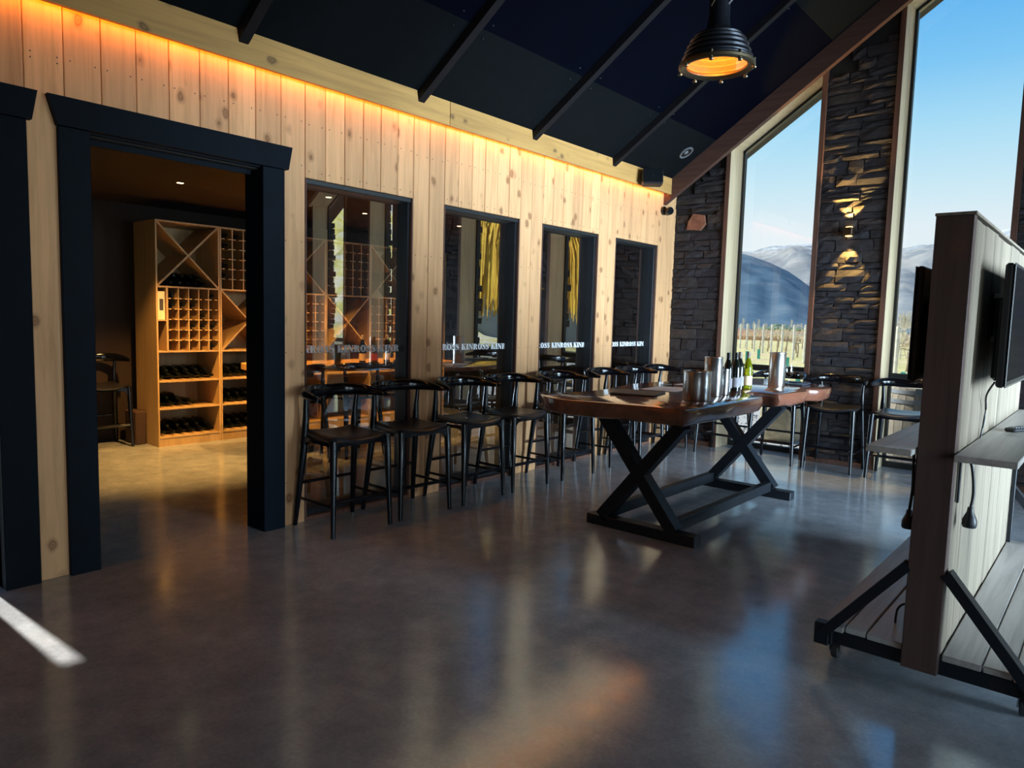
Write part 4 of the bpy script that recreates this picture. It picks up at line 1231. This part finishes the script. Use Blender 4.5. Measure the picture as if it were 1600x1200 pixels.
for cidx, ridx in ((0, 4), (1, 4), (2, 4), (4, 5), (3, 3), (2, 2), (3, 2), (4, 2), (4, 0), (0, 5)):
    y, z = cells0[cidx * 6 + ridx]
    lay(RX1 - .33, y, z + .005 + .0395, 'dark bottle in %s pigeonhole column, %s row, left rack unit' % (('first', 'second', 'third', 'fourth', 'fifth', 'sixth')[cidx], names_[ridx]), 'bottles in the left pigeonholes')
cells1 = rackpos[1][3]
for cidx, ridx in ((0, 1), (0, 2), (0, 4), (1, 5), (0, 5), (2, 3)):
    y, z = cells1[cidx * 6 + ridx]
    lay(RX1 - .33, y, z + .005 + .0395, 'dark bottle in %s pigeonhole column, %s row, second rack unit' % (('first', 'second', 'third', 'fourth', 'fifth', 'sixth')[cidx], names_[ridx]), 'bottles in the second pigeonholes')
bxw = tag(empty('gift_box', (RX1 - .17, 3.27 + .062, 1.3575)), 'narrow wooden bottle box standing in the slot left of the pigeonholes', 'box')
MB().box(-.15, .15, -.036, .036, 0, .30, c=.003).build('carton', M_LABEL_C, bxw)
MB().box(.1501, .152, -.02, .02, .10, .22).build('window_cut', M_CARD, bxw)
tag(MB().box(-3.98, -3.70, 3.15, 3.262, 0, .36, c=.01).build('storage_box', plain('dark_fabric_box', (.06, .03, .02), .8)), 'dark box standing on the floor against the end of the wine rack', 'box')
# cellar table
ctb = tag(empty('cellar_table', (-2.5, 4.9, 0)), 'slab table in the cellar lit by downlights, bottles along it', 'table')
T = Vector(ctb.location)
olc = catmull([(-2.10, 3.95), (-2.03, 4.2), (-2.08, 4.45), (-2.0, 4.75), (-2.05, 5.2), (-2.02, 5.8), (-2.06, 6.3), (-2.4, 6.42), (-2.85, 6.36), (-2.92, 5.6), (-2.86, 4.8), (-2.93, 4.2), (-2.85, 3.9), (-2.45, 3.82)], 4)
mb = MB()
mb.prism([(a - T.x, b - T.y) for a, b in olc], 2, .86, .92)
mb.build('tabletop', M_CELTABLE, ctb)
for y in (4.3, 5.9):
    mb = MB().box(-2.8, -2.15, y - .04, y + .04, 0, .07, c=.003).box(-2.52, -2.42, y - .05, y + .05, .07, .80, c=.003).box(-2.8, -2.15, y - .04, y + .04, .80, .859, c=.003)
    mb.v = [tuple(Vector(v) - T) for v in mb.v]; mb.build('leg', M_STEEL_BLK, ctb)
cb1 = make_bottle(M_GLASSBLK, M_LABEL_C, M_LABEL_C)
G2 = 'labelled bottles on the cellar table'
put(cb1, -2.18, 4.99, .921, 'dark bottle with tall cream label on the cellar table, leftmost of four', 'bottle', G2)
cb2 = make_bottle(M_GLASSBLK, M_CAPS, M_LABEL_R)
put(cb2, -2.18, 5.16, .921, 'dark bottle with dark red label on the cellar table', 'bottle', G2)
put(copy_tree(cb1), -2.18, 5.34, .921, 'dark bottle with square cream label on the cellar table, third of four', 'bottle', G2)
put(copy_tree(cb1), -2.18, 5.49, .921, 'dark bottle with square cream label on the cellar table, last of four', 'bottle', G2)
cb3 = make_bottle(M_GLASSBLK, M_CAPS, None)
put(cb3, -2.24, 4.70, .921, 'plain dark bottle on the cellar table left of the labelled ones', 'bottle', G2)
t = tag(empty('glass_vase', (-2.2, 4.47, .921)), 'tall clear glass cylinder on the cellar table', 'vase')
MB().lathe([(.07, 0), (.072, .004), (.072, .36), (.069, .36), (.069, .01)], seg=28).build('glass_wall', M_GLASS_CLR, t, 40)

# ================================================================== OUTSIDE
G0 = -.10
def ground_mat():
    mt, n, b = base_mat('vineyard_ground')
    mp = coords(n, rnd=False)
    a = noise_n(n, mp, .35, 6, .65)
    c = noise_n(n, mp, 4.0, 5, .7)
    r = ramp(n, a.outputs[0], [(.3, (.50, .44, .14)), (.45, (.66, .58, .26)), (.6, (.70, .54, .32)), (.75, (.55, .34, .2))])
    r2 = ramp(n, c.outputs[0], [(.3, (.55, .55, .55)), (.7, (1.3, 1.3, 1.25))])
    n.links.new(mixc(n, 1., r.outputs[0], r2.outputs[0], 'MULTIPLY'), b.inputs['Base Color'])
    setp(b, rough=.95, spec=.1)
    return mt
gr = MB()
gr.add([(-900, 8.76, G0), (900, 8.76, G0), (900, 1600, G0), (-900, 1600, G0)], [(0, 1, 2, 3)])
gr.add([(W_ROOM + .2, -300, G0), (900, -300, G0), (900, 8.76, G0), (W_ROOM + .2, 8.76, G0)], [(0, 1, 2, 3)])
gr.add([(-900, -300, G0), (-4.3, -300, G0), (-4.3, 8.76, G0), (-900, 8.76, G0)], [(0, 1, 2, 3)])
gr.add([(-4.3, -300, G0), (W_ROOM + .2, -300, G0), (W_ROOM + .2, YB - .2, G0), (-4.3, YB - .2, G0)], [(0, 1, 2, 3)])
gr.add([(-4.3, YB - .2, G0 + .03), (-.16, YB - .2, G0 + .03), (-.16, 1.08, G0 + .03), (-4.3, 1.08, G0 + .03)], [(0, 1, 2, 3)])
tag(gr.build('ground', ground_mat(), loc=(0, 0, 0)), 'grass and bare earth of the vineyard outside', kind='structure')
pv = MB().box(-6, 30, 8.77, 13.2, G0, G0 + .02)
pv.box(W_ROOM + .21, 16, -8, 8.76, G0, G0 + .02)
tag(pv.build('ground_gravel', plain('pale_gravel', (.46, .43, .40), .95, 0, .35, 60, .1)), 'pale gravel path around the building', kind='structure')
rg = random.Random(11)
pb = MB()
for k in range(1100):
    x, y = rg.uniform(-.6, 3.6), rg.uniform(8.8, 12.0)
    r_ = rg.uniform(.012, .035)
    if math.hypot(x - 2.5, y - 9.42) < .42 or math.hypot(x - .84, y - 9.75) < .42: continue
    pb.lathe([(r_ * .7, 0), (r_, r_ * .4), (r_ * .5, r_ * .85)], (x, y, G0 + .018), 5)
tag(pb.build('gravel', stone_mat('pebble_mix', [(.62, .6, .58), (.5, .47, .45), (.66, .63, .6), (.4, .25, .2)])), 'loose pale pebbles outside the gable windows', 'gravel', kind='stuff')
# boulder
def boulder(name, label, x, y, sx_, sy_, sz_, mat, seed):
    bm = bmesh.new(); bmesh.ops.create_icosphere(bm, subdivisions=3, radius=1)
    for v in bm.verts:
        q = v.co.copy()
        q = Vector([math.copysign(abs(c) ** .6, c) for c in q])
        d = 1 + .12 * noise.noise(q * 1.6 + Vector((seed, 0, 0))) + .05 * noise.noise(q * 5)
        v.co = Vector((q.x * sx_, q.y * sy_, (q.z * .5 + .46) * sz_)) * d
    me = bpy.data.meshes.new(name); bm.to_mesh(me); bm.free(); me.materials.append(mat)
    me.polygons.foreach_set('use_smooth', [True] * len(me.polygons)); me.set_sharp_from_angle(angle=.6)
    o = link(name, me, None, (x, y, G0)); tag(o, label, 'boulder'); return o
M_BOULD = stone_mat('pale_boulder', [(.55, .5, .36), (.55, .5, .36), (.56, .52, .38), (.56, .52, .38)])
boulder('boulder', 'pale squarish boulder on the gravel outside the first gable window', .84, 9.75, .27, .25, .62, M_BOULD, 1)
# wine barrel
br = tag(empty('wine_barrel', (2.5, 9.42, G0 + .021)), 'pale weathered wine barrel standing outside the second gable window', 'barrel')
M_STAVE = wood('grey_oak_stave', (.62, .56, .48), (.45, .40, .33), (.2, .15, .1), 2, knots=False, rough=.8)
NS = 22
for k in range(NS):
    a0, a1 = 2 * PI * (k + .03) / NS, 2 * PI * (k + .97) / NS
    vs, fs = [], []
    for i in range(9):
        u = i / 8; z = .88 * u; r_ = .285 + .065 * math.sin(PI * u)
        for a in (a0, a1): vs.append((r_ * math.cos(a), r_ * math.sin(a), z))
        for a in (a0, a1): vs.append(((r_ - .03) * math.cos(a), (r_ - .03) * math.sin(a), z))
    for i in range(8):
        o_ = i * 4
        fs += [(o_, o_ + 1, o_ + 5, o_ + 4), (o_ + 2, o_ + 6, o_ + 7, o_ + 3), (o_, o_ + 4, o_ + 6, o_ + 2), (o_ + 1, o_ + 3, o_ + 7, o_ + 5)]
    fs += [(0, 2, 3, 1), (32, 33, 35, 34)]
    MB().add(vs, fs).build('stave', M_STAVE, br)
for z in (.03, .14, .27, .57, .70, .81):
    rr = lambda zz: .285 + .065 * math.sin(PI * zz / .88)
    MB().lathe([(rr(z) + .002, z), (rr(z) + .005, z), (rr(z + .045) + .005, z + .045), (rr(z + .045) + .002, z + .045)], seg=44, caps=False).build('hoop', plain('galvanised_hoop', (.40, .42, .45), .45, .8) if 'galvanised_hoop' not in MATS else MATS['galvanised_hoop'], br, 50)
MB().lathe([(.0001, .84), (.272, .84), (.272, .85), (.0001, .85)], seg=32, caps=False).build('barrel_head', M_STAVE, br)

# vineyard: end posts, rows of vines, wires
M_POST = plain('silver_post', (.80, .72, .60), .9, 0, .2, 6)
M_VINE = plain('bare_vine', (.40, .28, .18), .95, 0, .3, 9)
M_CANE = plain('vine_canes', (.85, .66, .45), .95, 0, .3, 9)
M_GUARD = plain('green_guard', (.05, .42, .30), .6)
rv = random.Random(21)
post_me = MB().lathe([(.06, 0), (.06, 1.62), (.05, 1.65)], seg=8).mesh('vine_post', M_POST, 40)
ROWDIR = Vector((.35, 1, 0)).normalized()
ends = []
DIRS = [(-.345, 34), (-.361, 36), (-.376, 38), (-.388, 40), (-.4005, 42), (-.4115, 44), (-.4215, 46), (-.431, 48), (-.2165, 23.5), (-.194, 27), (-.172, 24), (-.33, 31), (-.30, 29.5), (-.26, 27)]
for k, (dx, y) in enumerate(DIRS):
    p = Vector((4.3 + dx * y, y, G0)); ends.append(p)
    o = link('vineyard_post', post_me, None, p); tag(o, 'silvery end post, %s' % (('%s from the lit stone pier in the first gable window' % ('nearest', 'second', 'third', 'fourth', 'fifth', 'sixth', 'seventh', 'eighth')[k]) if k < 8 else ('%s seen in the second gable window' % ('leftmost', 'second', 'third')[k - 8]) if k < 11 else ('%s hidden behind the lit stone pier' % ('first', 'second', 'third')[k - 11])), 'post', 'vineyard end posts')
def vine_mesh(seed):
    r = random.Random(seed)
    mb = MB()
    h = .78
    mb.tube([(0, 0, 0), (r.uniform(-.05, .05), 0, .3), (r.uniform(-.05, .05), .02, .6), (0, 0, h)], [.045, .035, .032, .03], 5)
    for s in (-1, 1): mb.tube([(0, 0, h), (s * .1 * -.3, s * .3, h + .07), (s * .2 * -.3, s * .75, h + .05)], [.03, .022, .012], 5)
    mb.m = [0] * len(mb.f)
    for c in range(11):
        y = r.uniform(-.72, .72); x = -.3 * y * .3
        top = r.uniform(.3, .75)
        k0 = len(mb.f)
        mb.tube([(x, y, h + .04), (x + r.uniform(-.1, .1), y + r.uniform(-.15, .15), h + top * .6), (x + r.uniform(-.2, .2), y + r.uniform(-.3, .3), h + top)], [.012, .010, .006], 4, 1)
    return mb.mesh('grapevine', [M_VINE, M_CANE])
vms = [vine_mesh(k) for k in range(6)]
nv = 0
for p in ends:
    for k in range(15):
        q = p + ROWDIR * (1.2 + 1.7 * k)
        o = link('grapevine', vms[rv.randrange(6)], None, q); o.rotation_euler = (0, 0, math.atan2(-ROWDIR.x, ROWDIR.y) + rv.uniform(-.1, .1)); o.scale = (1, 1, rv.uniform(.85, 1.05))
        tag(o, 'bare winter grapevine trained along the vineyard rows', 'grapevine', 'grapevines in the vineyard')
    for k in range(1, 4):
        q = p + ROWDIR * (8.5 * k)
        o = link('vineyard_post', post_me, None, q); o.scale = (.7, .7, .96)
        tag(o, 'silvery post inside the vine rows beyond the gable windows', 'post', 'vineyard row posts')
wm = MB()
for p in ends:
    for z in (.8, 1.15, 1.5):
        wm.tube([p + Vector((0, 0, z)), p + ROWDIR * 27 + Vector((0, 0, z))], .006, 3)
tag(wm.build('vineyard_wire', plain('wire', (.5, .5, .5), .5, .5), loc=(0, 0, 0)), 'steel wires strung along the vine rows', 'wire', kind='stuff')
gm = MB().prism([(-.05, -.05), (.05, -.05), (.05, .05), (-.05, .05)], 2, 0, .45).mesh('vine_guard', M_GUARD)
for k, (dx, y) in enumerate(((-.393, 33), (-.352, 26), (-.336, 20), (-.207, 21), (-.41, 30))):
    o = link('vine_guard', gm, None, (4.3 + dx * y, y, G0)); tag(o, 'small green sleeve round a young vine, %s' % ('below the middle posts of the first gable window', 'farther one at right of first gable window', 'lowest at right of first gable window', 'in the second gable window', 'at the left of the first gable window')[k], 'vine guard', 'green vine guards')
# strip of farther vines, brown
far = MB()
for k in range(240):
    x = rv.uniform(-60, 8); y = rv.uniform(72, 110)
    hh = rv.uniform(.6, 1.0)
    far.tube([(x - 3, y, G0 + hh * .5), (x, y, G0 + hh * .52), (x + 3, y, G0 + hh * .5)], [(.3, hh * .5)] * 3, 6)
tag(far.build('far_vines', plain('russet_vines', (.60, .30, .17), .95, 0, .3, 3), loc=(0, 0, 0)), 'russet mass of far vine rows below the tree line', 'vines', kind='stuff')
# poplars and bushes
M_POP = plain('bare_poplar', (.74, .66, .55), .95, 0, .2, 2)
M_BUSH = plain('dark_green_bush', (.13, .19, .10), .95, 0, .4, 1.2)
def poplar_mesh(seed, h, wr_):
    r = random.Random(seed); mb = MB()
    mb.tube([(0, 0, 0), (0, 0, h * .5), (r.uniform(-.2, .2), 0, h)], [.22, .14, .03], 5)
    for k in range(46):
        z = h * r.uniform(.12, .93); a = r.uniform(0, 2 * PI)
        ln = wr_ * (1.15 - z / h) * r.uniform(.7, 1.3) + .3
        d = Vector((math.cos(a), math.sin(a), 0))
        mb.tube([Vector((0, 0, z)), Vector((0, 0, z + ln * 1.1)) + d * ln * .5, Vector((0, 0, z + ln * 2.4)) + d * ln * .8], [.07, .05, .02], 4)
    return mb.mesh('poplar', M_POP)
pms = [poplar_mesh(1, 7, 1.3), poplar_mesh(2, 9, 1.1), poplar_mesh(3, 6, 1.6)]
rt = random.Random(31)
for k in range(46):
    dx = -.47 + k * .0075 + rt.uniform(-.002, .002)
    y = rt.uniform(150, 172)
    sc_ = rt.uniform(.20, .34)
    if -.225 < dx < -.185: sc_ *= 2.2
    o = link('poplar_tree', pms[k % 3], None, (4.3 + dx * y, y, G0)); o.scale = (sc_ * 1.25, sc_ * 1.25, sc_)
    tag(o, 'bare pale tree in the row beyond the vineyard', 'tree', 'trees beyond the vineyard')
for k, (dx, y, s_) in enumerate(((-.366, 140, 1.7), (-.342, 146, 1.3), (-.389, 147, 1.1), (-.176, 140, 2.2))):
    bm = bmesh.new(); bmesh.ops.create_icosphere(bm, subdivisions=3, radius=1)
    for v in bm.verts: v.co *= 1 + .35 * noise.noise(v.co * 2.3 + Vector((k, 0, 0)))
    me = bpy.data.meshes.new('bush'); bm.to_mesh(me); bm.free(); me.materials.append(M_BUSH)
    o = link('green_bush', me, None, (4.3 + dx * y, y, G0 + s_ * .3)); o.scale = (s_ * 1.6, s_, s_ * .75)
    tag(o, ('largest dark green bush among the bare trees in the first gable window', 'dark green bush right of the largest one beyond the vineyard', 'small dark green bush left of the largest one beyond the vineyard', 'dark green bush beside the tall poplars in the second gable window')[k], 'bush', 'green bushes beyond the vineyard')

# hills
def interp(tab, x):
    if x <= tab[0][0]: return tab[0][1]
    for (a, b), (c, d) in zip(tab[:-1], tab[1:]):
        if x <= c: return b + (d - b) * (x - a) / (c - a)
    return tab[-1][1]
def range_mesh(tab, y0, y1, seed, rough, nx, ny, x0, x1):
    vs, fs = [], []
    for j in range(ny + 1):
        v = j / ny
        y = y0 + (y1 - y0) * v
        for i in range(nx + 1):
            dx = x0 + (x1 - x0) * i / nx
            crest = (interp(tab, dx) * y1 + 1.47)
            q = Vector((dx * 16, v * 3.2, seed))
            rid = 1 - abs(noise.noise(q * 1.0)) * 1.6
            f_ = noise.fractal(q * 2.2, 1.0, 2.1, 5)
            h = crest * (v ** .85) + rough * crest * ((rid - .6) * .5 + f_ * .35) * (v * (1 - v) * 3.2) + rough * crest * .05 * f_ * v
            vs.append((4.3 + dx * y, y, G0 - .5 + max(0, h)))
    for j in range(ny):
        for i in range(nx):
            a = j * (nx + 1) + i
            fs.append((a, a + 1, a + nx + 2, a + nx + 1))
    return MB().add(vs, fs)
def hill_mat(name, cols, scale, snow=None):
    mt, n, b = base_mat(name)
    mp = coords(n, (1, 1, 2.2), False)
    t = noise_n(n, mp, scale, 7, .68, .4)
    r = ramp(n, t.outputs[0], cols)
    c = r.outputs[0]
    if snow:
        tc = n.nodes.new('ShaderNodeTexCoord'); sx_ = n.nodes.new('ShaderNodeSeparateXYZ'); n.links.new(tc.outputs['Object'], sx_.inputs[0])
        mr = n.nodes.new('ShaderNodeMapRange'); mr.inputs[1].default_value, mr.inputs[2].default_value = snow; n.links.new(sx_.outputs[2], mr.inputs[0])
        t2 = noise_n(n, mp, scale * 2.3, 8, .75, .6)
        ad = n.nodes.new('ShaderNodeMath'); ad.operation = 'ADD'; n.links.new(mr.outputs[0], ad.inputs[0]); n.links.new(t2.outputs[0], ad.inputs[1])
        rr = ramp(n, ad.outputs[0], [(.68, (0, 0, 0)), (.95, (1, 1, 1))])
        c = mixc(n, rr.outputs[0], c, (.80, .82, .84))
    n.links.new(c, b.inputs['Base Color']); setp(b, rough=1., spec=0.)
    return mt
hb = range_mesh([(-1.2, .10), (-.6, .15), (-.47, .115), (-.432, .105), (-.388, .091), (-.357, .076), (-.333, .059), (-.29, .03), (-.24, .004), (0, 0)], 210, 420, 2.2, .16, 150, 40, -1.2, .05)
tag(hb.build('hill', hill_mat('hazy_hill', [(.3, (.075, .12, .17)), (.5, (.10, .155, .21)), (.75, (.20, .24, .27))], .05), None, 180, loc=(0, 0, 0)), 'hill with blue haze in its colour, descending to the right beyond the vineyard', kind='structure')  # blue of distance haze is put into the hill's base colours
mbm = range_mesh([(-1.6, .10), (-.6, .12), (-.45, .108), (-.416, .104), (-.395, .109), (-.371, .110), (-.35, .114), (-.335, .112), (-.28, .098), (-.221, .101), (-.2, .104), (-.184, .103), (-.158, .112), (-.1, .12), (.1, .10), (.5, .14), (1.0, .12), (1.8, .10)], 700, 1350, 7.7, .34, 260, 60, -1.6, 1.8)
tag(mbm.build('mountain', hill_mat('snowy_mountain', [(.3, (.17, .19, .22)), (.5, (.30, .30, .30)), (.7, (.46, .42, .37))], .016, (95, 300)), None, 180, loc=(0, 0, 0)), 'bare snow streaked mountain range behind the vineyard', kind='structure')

# willow and court to the right, seen mirrored in the cellar glass
wt = tag(empty('willow_tree', (15.6, 24.5, G0)), 'golden weeping willow in the court right of the gable, mirrored in the cellar glass', 'tree')
rw = random.Random(44)
MB().tube([(0, 0, 0), (-.3, 0, 1.2), (.1, .2, 2.6), (0, 0, 5)], [.42, .32, .27, .16], 9).tube([(-.1, .1, 2.0), (1.0, 0, 3.6), (2.3, -.2, 5.4)], [.2, .16, .08], 7).tube([(-.1, .1, 2.2), (-1.2, -.3, 3.8), (-2.6, .1, 5.6)], [.2, .16, .08], 7).build('trunk', plain('willow_bark', (.32, .25, .16), .95), wt, 60)
M_WIL = plain('golden_strands', (.95, .52, .07), .8, 0, .35, 3)
mb = MB()
for k in range(6000):
    a = rw.uniform(0, 2 * PI); r_ = 4.8 * math.sqrt(rw.random())
    zt = 9.2 - .13 * r_ * r_ + rw.uniform(-.9, .5)
    ln = rw.uniform(2.2, 5.6)
    zb = max(1.3 + rw.uniform(0, .9), zt - ln)
    x, y = r_ * math.cos(a), r_ * math.sin(a)
    ox, oy = math.cos(a) * .35, math.sin(a) * .35
    mb.tube([(x * .8, y * .8, zt), (x + ox * .6, y + oy * .6, (zt + zb) / 2), (x + ox, y + oy, zb)], [.035, .045, .02], 3)
ws = mb.build('strands', M_WIL, wt); ws['kind'] = 'stuff'
rh = range_mesh([(.6, 0.0), (.9, .16), (1.3, .34), (1.9, .4), (2.6, .3), (3.4, .2)], 26, 60, 4.4, .5, 70, 30, .6, 3.4)
tag(rh.build('hill_bank', hill_mat('rocky_bank', [(.3, (.42, .40, .10)), (.45, (.66, .60, .20)), (.58, (.72, .68, .56)), (.75, (.8, .78, .72))], .35), None, 180, loc=(0, 0, 0)), 'grassy bank with pale rocks right of the court', kind='structure')
sh = tag(empty('garden_shed', (24, 38, G0)), 'long blue-grey shed behind the golden willow', 'shed')
MB().box(-11, 12, -2, 2, 0, 2.7).build('wall', plain('blue_grey_boards', (.22, .27, .33), .85), sh)
MB().prism([(-2.3, 2.7), (2.3, 2.7), (0, 3.7)], 0, -11.4, 12.4).build('roof', plain('grey_roof', (.3, .31, .33), .7), sh)
MB().box(-6, -3.4, -2.06, -2.001, .1, 2.1).build('door', plain('pale_door', (.7, .68, .6), .8), sh)
# pale low wall of the court
lw = MB()
for k in range(14): lw.box(11 + k * .92, 11.9 + k * .92, 17.6, 17.9, G0, .45, c=.02)
tag(lw.build('low_wall', plain('pale_render', (.75, .70, .60), .9)), 'low pale wall round the court right of the gable', 'garden wall')
